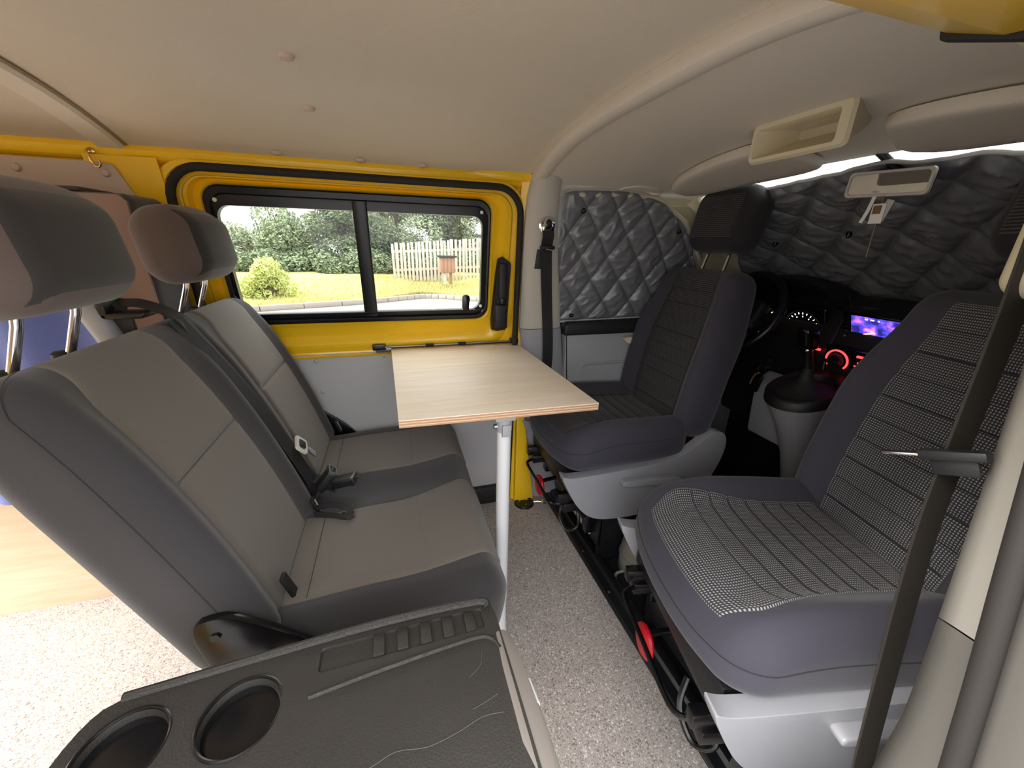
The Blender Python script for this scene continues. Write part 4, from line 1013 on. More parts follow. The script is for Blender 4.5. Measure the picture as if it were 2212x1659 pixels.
# ------------------------------------------------------------------ quilted thermal blinds
def quilt(u, v, sp=0.098, seed=0):
    """u,v in metres: puffed diamonds between stitch lines plus creases"""
    wob = 0.012*noise.noise((u*5+seed, v*5, 1.7))
    a = (u*0.80+v*0.60+wob)/sp; b = (u*0.80-v*0.60+wob)/sp
    fa = abs(a % 1-0.5)*2; fb = abs(b % 1-0.5)*2
    puff = (1-fa**3.5)*(1-fb**3.5)
    cr = noise.noise((u*16+seed, v*34, 3.1))*0.5+0.6*noise.noise((u*38, v*20+seed, 7.7))*0.5
    rid = 1-abs(noise.noise((u*11+v*9, v*26-u*14, 9+seed)))*2
    return 0.014*puff**0.6+0.007*cr*puff+0.006*max(0, rid)**2*puff
def side_blind():
    t = thing('window_blind', 'silver quilted thermal blind stuck on the cab side window', 'blind', (0.9, 1.39, 0.82))
    # upper outline as a function of x
    prof = [(0.585, 1.270), (0.62, 1.279), (0.72, 1.285), (0.82, 1.286), (0.92, 1.277), (1.00, 1.250), (1.07, 1.205), (1.13, 1.15), (1.19, 1.06), (1.245, 0.95), (1.28, 0.86)]
    sp = spline([(x, z, 0) for x, z in prof], 6)
    def top_at(x):
        for p, q in zip(sp, sp[1:]):
            if p.x <= x <= q.x: return p.y+(q.y-p.y)*(x-p.x)/(q.x-p.x+1e-9)
        return sp[-1].y
    def fn(a, b):
        x = 0.582+0.695*a; zt = top_at(max(x, 0.586)); z0 = 0.814+0.012*a
        z = z0+(zt-z0)*b
        e = min(a, 1-a, 1)*0.695; eb = min(b, 1-b)*(zt-z0)
        f = ss(0, 0.02, min(e+0.004, eb+0.004))
        return (x, wy(z)-0.010-f*quilt(x, z, 0.098, 2), z)
    obj('quilted_panel', grid(fn, 190, 120), 'blind_silver', t, angle=60)
    bd = [fn(a/40, 1) for a in range(41)]
    obj('edge_binding', tube(bd, 0.004, 8), 'blind_trim', t)
    obj('lower_binding', tube([fn(a/20, 0) for a in range(21)], 0.005, 8), 'blind_trim', t)
    for (x, z) in ((0.655, 1.215), (1.068, 1.160), (0.670, 0.842)):
        y = wy(z)-0.020
        obj('suction_cup', lathe([(0.010, 0.0), (0.009, -0.006), (0.005, -0.010), (0.006, -0.014), (0.002, -0.017)], 14, (x, y, z), 'y'), 'gloss_black', t)
    return t
side_blind()
def front_blind():
    t = thing('window_blind', 'dark quilted thermal blind covering the windscreen', 'blind', (1.4, MID, 0.95))
    def fn(a, b):
        top = 0.962-0.03*ss(0.85, 1.0, a)+0.016*math.sin(a*15+0.6)+0.008*math.sin(a*39+1)
        bb = 0.0+top*b
        off = 0.03+0.02*(1-b)**2
        e = min(a, 1-a)*1.2; eb = min(b, 1-b)*0.75
        f = ss(0, 0.03, min(e+0.01, eb+0.01))
        q = quilt(a*1.23, bb*0.78, 0.130, 5)
        return screen_pt(0.015+0.97*a, bb, off+f*q*1.35)
    obj('quilted_panel', grid(fn, 240, 140), 'blind_silver', t, angle=60)
    obj('edge_binding', tube([fn(a/80, 1) for a in range(81)], 0.005, 8), 'blind_trim', t)
    for (a, b) in ((0.62, 0.62), (0.83, 0.55), (0.35, 0.62)):
        p = fn(a, b); n = Vector((-0.46, 0, -0.89))
        obj('suction_cup', tube([p-n*0.004, p+n*0.004, p+n*0.012], [0.010, 0.008, 0.004], 12), 'gloss_black', t)
front_blind()

# ------------------------------------------------------------------ sun visors, overhead tray, mirror
def head_dn(x, y, d):
    p = Vector(head_pt(x, y)); p.z -= d; return p
def visor(label, outline, group='sun visors'):
    t = thing('sun_visor', label, 'sun visor', tuple(head_dn(0.9, outline[0][1], 0.01)), 0, group)
    o = smooth_poly(outline, 2); cx = sum(p[0] for p in o)/len(o); cy = sum(p[1] for p in o)/len(o)
    L = []
    for (sc, d) in ((0.985, 0.004), (1.0, 0.010), (1.0, 0.018), (0.985, 0.024), (0.94, 0.027), (0.7, 0.028), (0.4, 0.028), (0.1, 0.028)):
        L.append([head_dn(cx+(x-cx)*sc, cy+(y-cy)*sc, d) for (x, y) in o])
    b = obj('visor_pad', rings(L, True, True, True), 'cab_headliner', t, angle=60)
    return t
visor('beige sun visor folded up above the steering wheel, beside the overhead tray', [(1.07, 1.275), (0.95, 1.265), (0.91, 1.20), (0.875, 0.98), (0.865, 0.82), (1.03, 0.82), (1.09, 0.84), (1.10, 1.05)])
visor('beige sun visor folded up on the passenger side', [(1.10, 0.68), (0.925, 0.62), (0.885, 0.59), (0.88, 0.42), (0.89, 0.22), (1.08, 0.21), (1.10, 0.40)])
ot = thing('overhead_tray', 'small open beige storage tray hanging from the cab roof', 'tray', (0.82, 0.69, 1.31))
def tray_ring(x, y0, y1, z0, z1, r): return [(x+(0.018 if z > (z0+z1)/2 else 0)*0, y, z) for (y, z) in rrect(y0, y1, z0, z1, r, 4)]
TY0, TY1, TZ0, TZ1 = 0.588, 0.800, 1.280, 1.360
obj('tray_shell', rings([tray_ring(0.905, TY0+0.045, TY1-0.03, TZ0+0.05, TZ1+0.02, 0.01), tray_ring(0.80, TY0, TY1, TZ0, TZ1, 0.012), tray_ring(0.793, TY0+0.004, TY1-0.004, TZ0+0.004, TZ1-0.004, 0.010), tray_ring(0.793, TY0+0.022, TY1-0.011, TZ0+0.011, TZ1-0.014, 0.006), tray_ring(0.80, TY0+0.025, TY1-0.014, TZ0+0.013, TZ1-0.016, 0.005), tray_ring(0.885, TY0+0.055, TY1-0.04, TZ0+0.050, TZ1-0.006, 0.005)], True, True, True), 'beige_plastic', ot, angle=35)
mr = thing('rear_view_mirror', 'rectangular rear view mirror in a pale frame', 'mirror', (1.10, 0.69, 1.25))
MM = Matrix.Translation((1.10, 0.692, 1.2505)) @ Matrix.Rotation(math.radians(8), 4, 'Z') @ Matrix.Rotation(math.radians(2), 4, 'X')
def mring(x, g): return [(x, y, z) for (y, z) in rrect(-0.078-g, 0.078+g, -0.027-g, 0.027+g, 0.009, 5)]
obj('mirror_shell', xf(rings([mring(0.030, -0.025), mring(0.022, -0.006), mring(0.004, 0.0), mring(-0.004, 0.0)], True, True, False), MM), 'mirror_shell', mr)
obj('mirror_frame', xf(rings([mring(0.0, 0.001), mring(-0.008, 0.0), mring(-0.009, -0.005), mring(-0.006, -0.006)]), MM), 'pillar_plastic', mr)
obj('mirror_face', xf((mring(-0.0062, -0.005), [tuple(range(24))]), MM), 'mirror_glass', mr)
obj('mirror_stem', tube(spline([MM @ Vector((0.025, 0, 0.0)), (1.135, 0.70, 1.275), (1.14, 0.72, 1.295), (1.12, 0.745, 1.325)], 5), 0.009, 10), 'mirror_shell', mr)
hg = thing('hanging_tag', 'white and brown card tag on strings dangling below the mirror', 'tag', (1.09, 0.69, 1.21))
obj('card', xf(join(box(-0.002, 0.002, -0.017, 0.010, -0.055, -0.012, 0.001)), Matrix.Translation((1.092, 0.693, 1.220))), 'white_card', hg)
obj('brown_card', xf(join(box(-0.003, 0.0, -0.010, 0.006, -0.034, -0.016, 0.001)), Matrix.Translation((1.090, 0.693, 1.220))), 'brown_card', hg)
obj('side_card', xf(box(-0.002, 0.001, -0.012, 0.004, -0.045, 0.0, 0.001), Matrix.Translation((1.096, 0.676, 1.216)) @ Matrix.Rotation(0.25, 4, 'X')), 'blind_trim', hg)
obj('ribbon', tube(spline([(1.092, 0.706, 1.226), (1.090, 0.711, 1.192), (1.090, 0.719, 1.168)], 4), 0.002, flat=(0.004, 0.0006), up=(-1, 0, 0)), 'white_card', hg)
obj('string', tube(spline([(1.092, 0.688, 1.226), (1.090, 0.683, 1.09), (1.090, 0.684, 1.146)], 4), 0.0009, 5), 'tan_gap_and_trim', hg)

# ------------------------------------------------------------------ dashboard
dash = thing('dashboard', 'black dashboard with lit dials and screen', 'dashboard', (1.5, MID, 0.4))
prof = [(1.54, 0.36), (1.47, 0.50), (1.435, 0.62), (1.425, 0.74), (1.440, 0.80), (1.475, 0.88), (1.495, 0.930), (1.520, 0.955), (1.56, 0.962), (1.745, 0.935), (1.745, 0.36)]
obj('dash_body', prism(prof, 'y', 0.115, 1.415, 0.012, 3), 'black_plastic', dash)
# instrument binnacle (hood + dial face)
CY = 1.15
L = []
for i in range(15):
    t_ = i/14; y = CY-0.20+0.40*t_; h = math.sin(PI*min(1, max(0, t_)))**0.35
    L.append([(1.56, y, 0.90), (1.50, y, 0.905+0.05*h), (1.455-0.03*h, y, 0.915+0.075*h), (1.445-0.03*h, y, 0.925+0.082*h), (1.50, y, 0.945+0.07*h), (1.66, y, 0.945+0.02*h), (1.70, y, 0.93)])
hood = obj('instrument_hood', rings(L, True, True, True), 'black_plastic', dash)
FM = Matrix.Translation((1.474, 1.145, 0.832)) @ Matrix.Rotation(math.radians(-20), 4, 'Y')   # face looks to -x and up
panel = obj('dial_face', xf(box(0.0, 0.02, -0.17, 0.17, -0.075, 0.085, 0.01, 3), FM), 'gloss_black', dash)
def dial(cy, cz, r, n, mname, a0=-220, a1=40):
    for k_ in range(n):
        a = math.radians(a0+(a1-a0)*k_/(n-1)); L0, L1 = r*0.90, r
        m_ = Matrix.Translation((-0.001, cy+math.cos(a)*r*0.95, cz-math.sin(a)*r*0.95)) @ Matrix.Rotation(-a, 4, 'X')
        obj('dial_mark', xf(box(-0.001, 0.0005, -r*0.055, r*0.055, -0.0011, 0.0011), FM @ m_), mname, panel)
for cyy in (-0.085, 0.085):
    dial(cyy, 0.0, 0.058, 17, 'white_glow'); dial(cyy, 0.0, 0.045, 9, 'white_glow')
    obj('dial_ring', xf(tube([(-0.002, cyy+0.066*math.cos(a_*PI/18), 0.066*math.sin(a_*PI/18)) for a_ in range(36)], 0.0015, 6, closed=True), FM), 'steel', panel)
    obj('needle', xf(box(-0.004, -0.002, -0.002, 0.045, -0.0022, 0.0022), FM @ Matrix.Translation((0, cyy, 0)) @ Matrix.Rotation(math.radians(-25 if cyy < 0 else -30), 4, 'X')), 'red_glow', panel)
for (zz_, w_) in ((0.05, 0.03), (0.042, 0.018), (0.022, 0.02), (0.006, 0.032), (-0.004, 0.026), (-0.014, 0.028), (-0.026, 0.014)):
    obj('display_text', xf(box(-0.001, 0.0005, -w_/2, w_/2, zz_-0.0025, zz_+0.0025), FM), 'amber_glow', panel)
# head unit with screen
HM = Matrix.Translation((1.462, 0.800, 0.866)) @ Matrix.Rotation(math.radians(-24), 4, 'Y')
hu = obj('head_unit', xf(box(-0.004, 0.05, -0.100, 0.118, -0.062, 0.056, 0.006, 3), HM), 'gloss_black', dash)
sc_v = [HM @ Vector((-0.0048, y, z)) for (y, z) in ((0.090, -0.045), (-0.088, -0.045), (-0.088, 0.048), (0.090, 0.048))]
obj('screen', (sc_v, [(0, 1, 2, 3)], [(0, 0), (1, 0), (1, 1), (0, 1)]), 'lit_screen', hu, smooth=False)
for (y, z, w_, mm) in ((0.045, 0.040, 0.008, 'white_glow'), (0.028, 0.040, 0.010, 'white_glow'), (0.01, 0.040, 0.005, 'white_glow')):
    obj('screen_icon', xf(box(-0.0056, -0.0048, y-w_/2, y+w_/2, z-0.002, z+0.002), HM), mm, hu)
for (ya, za, yb, zb, mm) in ((0.085, -0.030, 0.045, -0.012, 'red_glow'), (0.05, -0.014, 0.02, -0.004, 'amber_glow'), (-0.045, -0.015, -0.06, -0.030, 'amber_glow'), (-0.06, -0.030, -0.07, -0.042, 'red_glow'), (-0.048, -0.040, -0.07, -0.042, 'red_glow')):
    obj('screen_stroke', xf(tube([(-0.005, ya, za), (-0.005, yb, zb)], 0.0022, 6), HM), mm, hu)
obj('volume_knob', xf(lathe([(0.013, -0.004), (0.013, -0.018), (0.011, -0.021), (0.009, -0.018)], 20, (0, 0.105, -0.035), 'x'), HM), 'steel', hu)
for k_ in range(5):
    obj('side_button', xf(box(-0.006, -0.003, 0.097, 0.112, -0.012+k_*0.014, -0.010+k_*0.014), HM), 'steel', hu)
# heater controls
CM = Matrix.Translation((1.428, 0.800, 0.762)) @ Matrix.Rotation(math.radians(-10), 4, 'Y')
hc = obj('heater_panel', xf(box(-0.006, 0.04, -0.125, 0.125, -0.048, 0.040, 0.006, 3), CM), 'gloss_black', dash)
for (cy_, r_, a0, a1) in ((0.080, 0.034, -40, 230), (-0.080, 0.034, 80, 230)):
    obj('dial_glow', xf(tube([(-0.007, cy_+r_*math.cos(math.radians(a)), -0.004+r_*math.sin(math.radians(a))) for a in range(a0, a1, 9)], 0.0032, 6), CM), 'red_glow', hc)
    obj('heater_knob', xf(lathe([(0.024, -0.006), (0.023, -0.020), (0.021, -0.023)], 24, (0, cy_, -0.004), 'x'), CM), 'black_plastic', hc)
    obj('knob_grip', xf(box(-0.032, -0.020, cy_-0.022, cy_+0.022, -0.009, 0.001, 0.002), CM), 'black_plastic', hc)
obj('fan_knob', xf(lathe([(0.017, -0.006), (0.016, -0.018), (0.014, -0.021)], 24, (0, 0, -0.014), 'x'), CM), 'black_plastic', hc)
for k_ in range(7):
    a = math.radians(200-k_*37)
    obj('fan_mark', xf(box(-0.008, -0.006, 0.023*math.cos(a)-0.003, 0.023*math.cos(a)+0.003, -0.014+0.023*math.sin(a)-0.0022, -0.014+0.023*math.sin(a)+0.0022), CM), 'red_glow', hc)
for (y_, z_) in ((0.012, 0.026), (0.145, 0.018)):
    obj('switch_lamp', xf(box(-0.012, -0.0055, y_-0.008, y_+0.008, z_-0.003, z_+0.003), CM), 'red_glow', hc)
obj('centre_seam', tube([(1.418, 0.905, 0.60), (1.42, 0.912, 0.74), (1.438, 0.925, 0.80), (1.475, 0.93, 0.89), (1.492, 0.932, 0.93), (1.50, 0.95, 0.955)], 0.005, 8), 'satin_black', dash)

# steering wheel
sw = thing('steering_wheel', 'black steering wheel behind the swivelled seat', 'steering wheel', (1.33, 1.19, 0.83))
SM = Matrix.Translation((1.325, 1.213, 0.868)) @ Matrix.Rotation(math.radians(28), 4, 'Y')
rim = obj('rim', xf(tube([(0, 0.160*math.cos(2*PI*k/48), 0.160*math.sin(2*PI*k/48)) for k in range(48)], 0.0155, 12, closed=True), SM), 'satin_black', sw)
obj('hub', xf(rbox((0.03, 0.085, 0.065), 0.025, (3, 5, 5)), SM @ Matrix.Translation((0.02, 0, 0))), 'black_plastic', sw)
for a in (0, 180, 235, 305):
    obj('spoke', xf(tube([(0.02, 0.06*math.cos(math.radians(a)), 0.05*math.sin(math.radians(a))), (0.004, 0.156*math.cos(math.radians(a)), 0.156*math.sin(math.radians(a)))], 0.01, flat=(0.016, 0.006), up=(1, 0, 0)), SM), 'satin_black', sw)
obj('spoke_trim', xf(tube(spline([(0.0, -0.08, -0.03), (0.0, -0.12, -0.055), (0.0, -0.135, -0.095)], 5), 0.0025, 6), SM), 'chrome', sw)
obj('column', xf(tube([(0.03, 0, 0), (0.2, 0, 0.0)], 0.045, 16), SM), 'black_plastic', sw)

# gear console
gc = thing('gear_console', 'grey gear console with black gaiter below the dashboard', 'gear console', (1.30, 0.87, 0.3))
GC = Vector((1.290, 0.868, 0.0))
def oval(z, rx, ry, dx=0, dy=0, n=36, tail=0.0, tilt=0.30):
    out = []
    for k in range(n):
        a = 2*PI*k/n; c, s = math.cos(a), math.sin(a)
        x = rx*c*(1+(tail if c > 0 else 0)); out.append((GC.x+dx+x, GC.y+dy+ry*s, z+tilt*x))
    return out
obj('console_body', rings([oval(0.30, 0.050, 0.042, 0.10, tail=1.2), oval(0.42, 0.060, 0.050, 0.07, tail=1.0), oval(0.54, 0.078, 0.068, 0.035, tail=0.7), oval(0.62, 0.098, 0.092, 0.005, tail=0.5), oval(0.645, 0.107, 0.099, tail=0.5)], True, True, True), 'skirt_plastic', gc, angle=60)
obj('console_ring', rings([oval(0.643, 0.109, 0.101, tail=0.5), oval(0.670, 0.110, 0.102, tail=0.5), oval(0.677, 0.104, 0.096, tail=0.5), oval(0.674, 0.084, 0.078, tail=0.2), oval(0.655, 0.080, 0.074, tail=0.2)], True, False, True), 'black_plastic', gc, angle=50)
gl = []
for i in range(9):
    t_ = i/8; r_ = 0.066*(1-t_)**2.2+0.015
    gl.append([(GC.x-0.005+0.0*t_+(r_*math.cos(2*PI*k/24))*(1+0.10*math.sin(5*2*PI*k/24+i)*(1-t_)), GC.y+r_*math.sin(2*PI*k/24)*(1+0.08*math.cos(4*2*PI*k/24)*(1-t_)), 0.664+0.085*t_**1.5+0.004*math.sin(i*2.2)+0.25*r_*math.cos(2*PI*k/24)) for k in range(24)])
obj('gaiter', rings(gl, True, False, True), 'webbing', gc, angle=60)
lv = obj('gear_lever', tube([(GC.x-0.005, GC.y, 0.735), (GC.x-0.016, GC.y+0.001, 0.775), (GC.x-0.030, GC.y+0.002, 0.810)], [0.014, 0.012, 0.012], 12), 'satin_black', gc)
obj('gear_knob', rbox((0.027, 0.025, 0.036), 0.018, (3, 3, 3), lambda p: (GC.x-0.042+p.x-0.35*p.z, GC.y+0.003+p.y, 0.842+p.z)), 'gloss_black', lv, angle=60)
obj('knob_collar', lathe([(0.0135, 0.800), (0.0145, 0.804), (0.0135, 0.808)], 16, (GC.x-0.029, GC.y+0.002, 0)), 'chrome', lv)
obj('knee_panel', prism([(1.36, 0.40), (1.34, 0.62), (1.40, 0.66), (1.47, 0.60), (1.48, 0.38)], 'y', 0.90, 1.09, 0.01), 'grey_plastic', gc)
# key with fob hanging from the steering column
ky = thing('car_key', 'black key fob on a ring hanging below the steering wheel', 'key', (1.30, 1.02, 0.68))
KP = Vector((1.318, 1.055, 0.0))
obj('ignition_collar', lathe([(0.018, 0.0), (0.018, 0.03), (0.014, 0.034)], 16, (KP.x, KP.y, 0.700), 'x'), 'satin_black', ky)
obj('key_ring', tube([(KP.x-0.006, KP.y-0.006+0.016*math.cos(2*PI*k/20), 0.676+0.016*math.sin(2*PI*k/20)) for k in range(20)], 0.0013, 6, closed=True), 'steel', ky)
obj('copper_strap', tube(spline([(KP.x-0.008, KP.y-0.002, 0.664), (KP.x-0.012, KP.y+0.010, 0.655), (KP.x-0.012, KP.y+0.020, 0.635), (KP.x-0.010, KP.y+0.026, 0.610)], 4), 0.003, 6), 'brown_card', ky)
fb = obj('fob', xf(box(-0.006, 0.006, -0.015, 0.015, -0.034, 0.034, 0.006, 3), Matrix.Translation((KP.x-0.010, KP.y-0.002, 0.622)) @ Matrix.Rotation(0.2, 4, 'X')), 'gloss_black', ky)
for k_ in range(4):
    obj('fob_button', xf(box(-0.0075, -0.006, -0.003, 0.003, -0.024+k_*0.015, -0.019+k_*0.015, 0.0008), Matrix.Translation((KP.x-0.010, KP.y-0.002, 0.622)) @ Matrix.Rotation(0.2, 4, 'X')), 'steel', fb)

# ------------------------------------------------------------------ things on the cab floor
def floor_mat_thing(label, x0, x1, y0, y1, r):
    t = thing('floor_mat', label, 'floor mat', ((x0+x1)/2, (y0+y1)/2, -0.012))
    obj('mat_pile', prism(rrect(x0, x1, y0, y1, r, 5), 'z', -0.012, 0.0, 0.002), 'black_carpet', t)
    obj('mat_edging', tube([(x, y, 0.0) for (x, y) in rrect(x0, x1, y0, y1, r, 5)], 0.005, 8, closed=True), 'blind_trim', t)
floor_mat_thing('black floor mat with pale edging, beside the steering wheel seat base', 1.02, 1.50, 0.97, 1.36, 0.05)
floor_mat_thing('black floor mat with pale edging under the near seat', 0.672, 1.15, 0.60, 0.905, 0.03)
hb = thing('seat_base_cover', 'grey moulded plastic cover between the two seat bases', 'cover', (0.78, 0.90, 0))
obj('cover_body', rings([[(0.80+sx*rx, 0.915+sy*ry, z) for (sx, sy) in [(math.cos(2*PI*k/28), math.sin(2*PI*k/28)) for k in range(28)]] for (z, rx, ry) in ((-0.01, 0.085, 0.075), (0.06, 0.085, 0.074), (0.10, 0.080, 0.070), (0.14, 0.066, 0.058), (0.165, 0.04, 0.035), (0.17, 0.01, 0.01))], True, True, True), 'lower_pillar', hb, angle=60)
obj('cover_band', tube([(0.80+0.086*math.cos(2*PI*k/32), 0.915+0.0755*math.sin(2*PI*k/32), 0.055) for k in range(32)], 0.0025, 6, closed=True), 'lower_pillar', hb)

# round black floor socket and chrome hook by the far post
so = thing('floor_socket', 'round black floor socket beside the yellow door sill', 'socket', (0.494, 1.37, 0))
obj('socket_flange', lathe([(0.044, 0.0), (0.044, 0.006), (0.040, 0.010), (0.032, 0.010), (0.030, 0.004), (0.010, 0.004)], 32, (0.494, 1.365, 0)), 'satin_black', so)
for a in (0.6, 2.7, 4.8):
    obj('socket_screw', lathe([(0.0035, 0.006), (0.003, 0.009)], 8, (0.494+0.02*math.cos(a), 1.365+0.02*math.sin(a), 0)), 'chrome', so)
hk = thing('floor_hook', 'small chrome hook on the floor next to the round socket', 'hook', (0.555, 1.345, 0))
obj('hook_body', tube(spline([(0.535, 1.352, 0.010), (0.550, 1.348, 0.014), (0.566, 1.343, 0.013), (0.575, 1.335, 0.020), (0.570, 1.332, 0.028)], 5), 0.004, 8), 'chrome', hk)
obj('hook_base', lathe([(0.010, 0.0), (0.010, 0.008), (0.006, 0.012)], 14, (0.578, 1.338, 0)), 'chrome', hk)
# little brass hook on the roof rail
bh = thing('brass_hook', 'small brass hook screwed into the yellow roof rail', 'hook', (-0.685, 1.33, 1.29))
obj('hook_body', tube(spline([(-0.683, 1.342, 1.292), (-0.683, 1.322, 1.292), (-0.682, 1.318, 1.282), (-0.680, 1.318, 1.268), (-0.676, 1.320, 1.258), (-0.668, 1.318, 1.255), (-0.662, 1.316, 1.262), (-0.663, 1.315, 1.270)], 5), 0.0025, 8), 'brass', bh)
obj('hook_collar', lathe([(0.008, 0.0), (0.008, -0.004), (0.004, -0.007)], 12, (-0.683, 1.338, 1.292), 'y'), 'brass', bh)

# ------------------------------------------------------------------ rear: cupboard, mattress, curtain
cb = thing('bed_box', 'pale wood bed box along the far side behind the bench', 'bed box', (-1.25, 1.35, 0))
obj('front_panel', box(-1.90, -0.62, 1.262, 1.278, 0.0, 0.56, 0.001), 'pale_wood', cb)
obj('end_panel', box(-0.635, -0.62, 1.278, 1.405, 0.0, 0.56, 0.001), 'pale_wood', cb)
obj('top_board', box(-1.90, -0.62, 1.262, 1.40, 0.56, 0.576, 0.001), 'pale_wood', cb)
ms = thing('upright_mattress', 'brown and dark grey foam mattress block standing behind the far headrest', 'mattress', (-1.0, 1.27, 0.58))
obj('mattress_body', rbox((0.40, 0.082, 0.305), 0.022, (6, 3, 6), lambda p: (p.x-0.965, p.y+1.284-0.10*p.z*0.35, p.z+0.885)), 'mattress_side', ms, angle=80)
obj('face_panel', ([(x, y, z) for (x, y, z) in ((-1.362, 1.2115, 0.60), (-0.572, 1.2115, 0.60), (-0.572, 1.190, 1.172), (-0.585, 1.1895, 1.186), (-1.35, 1.1895, 1.186), (-1.362, 1.190, 1.172))]+[(x, y+0.012, z) for (x, y, z) in ((-1.362, 1.2115, 0.60), (-0.572, 1.2115, 0.60), (-0.572, 1.190, 1.172), (-0.585, 1.1895, 1.186), (-1.35, 1.1895, 1.186), (-1.362, 1.190, 1.172))], [(0, 1, 2, 3, 4, 5), (11, 10, 9, 8, 7, 6)]+[(i, (i+1) % 6, 6+(i+1) % 6, 6+i) for i in range(6)]), 'mattress_face', ms)
obj('gap_shadow_strip', box(-1.36, -0.66, 1.205, 1.33, 1.192, 1.200, 0.002), 'mattress_side', ms)  # dark strip standing in for the shadow gap above the mattress
cu = thing('blue_curtain', 'blue cloth curtain hanging behind the near headrest', 'curtain', (-0.95, 1.1, 0.5))
obj('cloth', grid(lambda a, b: (-1.6+0.93*a, 1.165+0.020*math.sin(a*34+b*2)+0.012*math.sin(a*13+1)-0.02*(1-b), 0.46+0.56*b), 120, 20), 'curtain_blue', cu, angle=80)
obj('curtain_cord', tube(spline([(-1.62, 1.13, 0.80), (-1.2, 1.125, 0.775), (-0.98, 1.125, 0.765), (-0.9, 1.128, 0.755)], 5), 0.003, 6), 'rubber_black', cu)
obj('curtain_wire', tube([(-1.6, 1.165, 1.02), (-0.67, 1.165, 1.02)], 0.003, 6), 'steel', cu)

# ------------------------------------------------------------------ outside
GZ = -0.45
gr = tag(obj('car_park', grid(lambda a, b: (-40+80*a, -30+90*b, GZ), 4, 4), 'asphalt', None, smooth=False), 'grey asphalt car park around the van', 'ground'); gr['kind'] = 'structure'
del gr['category']
KP_ = spline([(-9, 7.9, 0), (-5.5, 9.0, 0), (-2.9, 9.95, 0), (-0.6, 10.85, 0), (0.35, 11.45, 0), (0.9, 11.7, 0), (1.5, 11.5, 0), (2.3, 10.95, 0), (4.2, 9.7, 0), (7.0, 8.2, 0)], 12)
kb = struct_root('kerb', 'low stone kerb along the grass verge', (0, 10, GZ)); kb['label'] = 'low stone kerb along the grass verge'
step = 4
for i in range(0, len(KP_)-step, step):
    p, q = KP_[i], KP_[i+step]; d = (q-p); L_ = d.length; ang = math.atan2(d.y, d.x)
    M = Matrix.Translation((p.x, p.y, GZ)) @ Matrix.Rotation(ang, 4, 'Z')
    obj('kerb_stone', xf(box(0.006, L_-0.006, -0.05, 0.09, 0.0, 0.125, 0.012), M), 'kerb_stone', kb)
def verge_z(x, d):
    return GZ+0.10+0.46*ss(0.0, 2.6, d)+0.05*noise.noise((x*0.7, d*0.9, 0))+0.10*ss(2.0, 8, d)
def verge_pt(a, b):
    i = a*(len(KP_)-1); k = min(int(i), len(KP_)-2); p = KP_[k].lerp(KP_[k+1], i-k)
    yend = 24.0; d = (b**1.8)*(yend-p.y)
    return (p.x*(1+0.35*b), p.y+0.06+d, verge_z(p.x, d))
vg = tag(obj('grass_verge', grid(verge_pt, 110, 60), 'grass_soil', None, angle=80), 'yellow green grass verge rising behind the kerb', 'grass', kind='stuff')
def blades():
    V, F = [], []
    for _ in range(26000):
        a = random.uniform(0.18, 0.92); b = random.random()**1.1*0.36
        p = Vector(verge_pt(a, b)); h = random.uniform(0.03, 0.10); w_ = random.uniform(0.006, 0.014); an = random.uniform(0, PI)
        dx, dy = math.cos(an)*w_, math.sin(an)*w_; n = len(V); t_ = Vector((random.uniform(-.04, .04), random.uniform(-.04, .04), h))
        V.extend([p+Vector((-dx, -dy, -0.01)), p+Vector((dx, dy, -0.01)), p+t_]); F.append((n, n+1, n+2))
    return V, F
obj('blades', blades(), 'grass_blade', vg, smooth=False)
# parking bay lines
for (x0, y0, x1, y1) in ((0.55, 8.6, 1.45, 11.2), (2.1, 7.6, 1.75, 10.9), (-3.5, 6.5, -3.2, 9.4), (0.55, 8.6, -1.6, 4.2)):
    d = Vector((x1-x0, y1-y0, 0)).normalized(); n_ = Vector((-d.y, d.x, 0))*0.05
    o = obj('bay_line', prism([(x0+n_.x, y0+n_.y), (x0-n_.x, y0-n_.y), (x1-n_.x, y1-n_.y), (x1+n_.x, y1+n_.y)], 'z', GZ+0.0005, GZ+0.004), 'road_paint', gr)
# picket fence
fn_ = thing('picket_fence', 'weathered wooden picket fence behind the grass', 'fence', (2.5, 13.0, 0))
fx0, fx1 = 0.10, 5.2; n_p = 46
def fence_y(x): return 13.0-0.05*(x-0.1)
pk0 = None
for i in range(n_p):
    x = fx0+(fx1-fx0)*i/(n_p-1); top = 1.015+0.082*(x-fx0)+random.uniform(-0.01, 0.01)
    data = box(-0.036, 0.036, -0.010, 0.010, -0.05, 1.0, 0.003)
    if pk0 is None:
        pk0 = obj('picket', data, 'picket_wood', fn_, world=False); o = pk0
    else:
        o = pk0.copy(); COL.objects.link(o)
    o.parent = fn_; y = fence_y(x)+(0.0 if i % 2 else 0.022)
    o.location = (x-2.5, y-13.0, 0.02-0.03*(x-fx0)); o.scale = (1, 1, top+0.03*(x-fx0)); o.rotation_euler = (0, random.uniform(-.02, .02), 0)
for z in (0.25, 0.80):
    obj('fence_rail', tube([(fx0, fence_y(fx0)+0.05, z), (fx1, fence_y(fx1)+0.05, z+0.25)], 0.02, flat=(0.02, 0.04), up=(0, 0, 1)), 'picket_wood', fn_)
for x in (0.2, 1.9, 3.6, 5.1):
    obj('fence_post', box(x-0.045, x+0.045, fence_y(x)+0.06, fence_y(x)+0.15, -0.15, 1.05+0.08*x, 0.005), 'picket_wood', fn_)
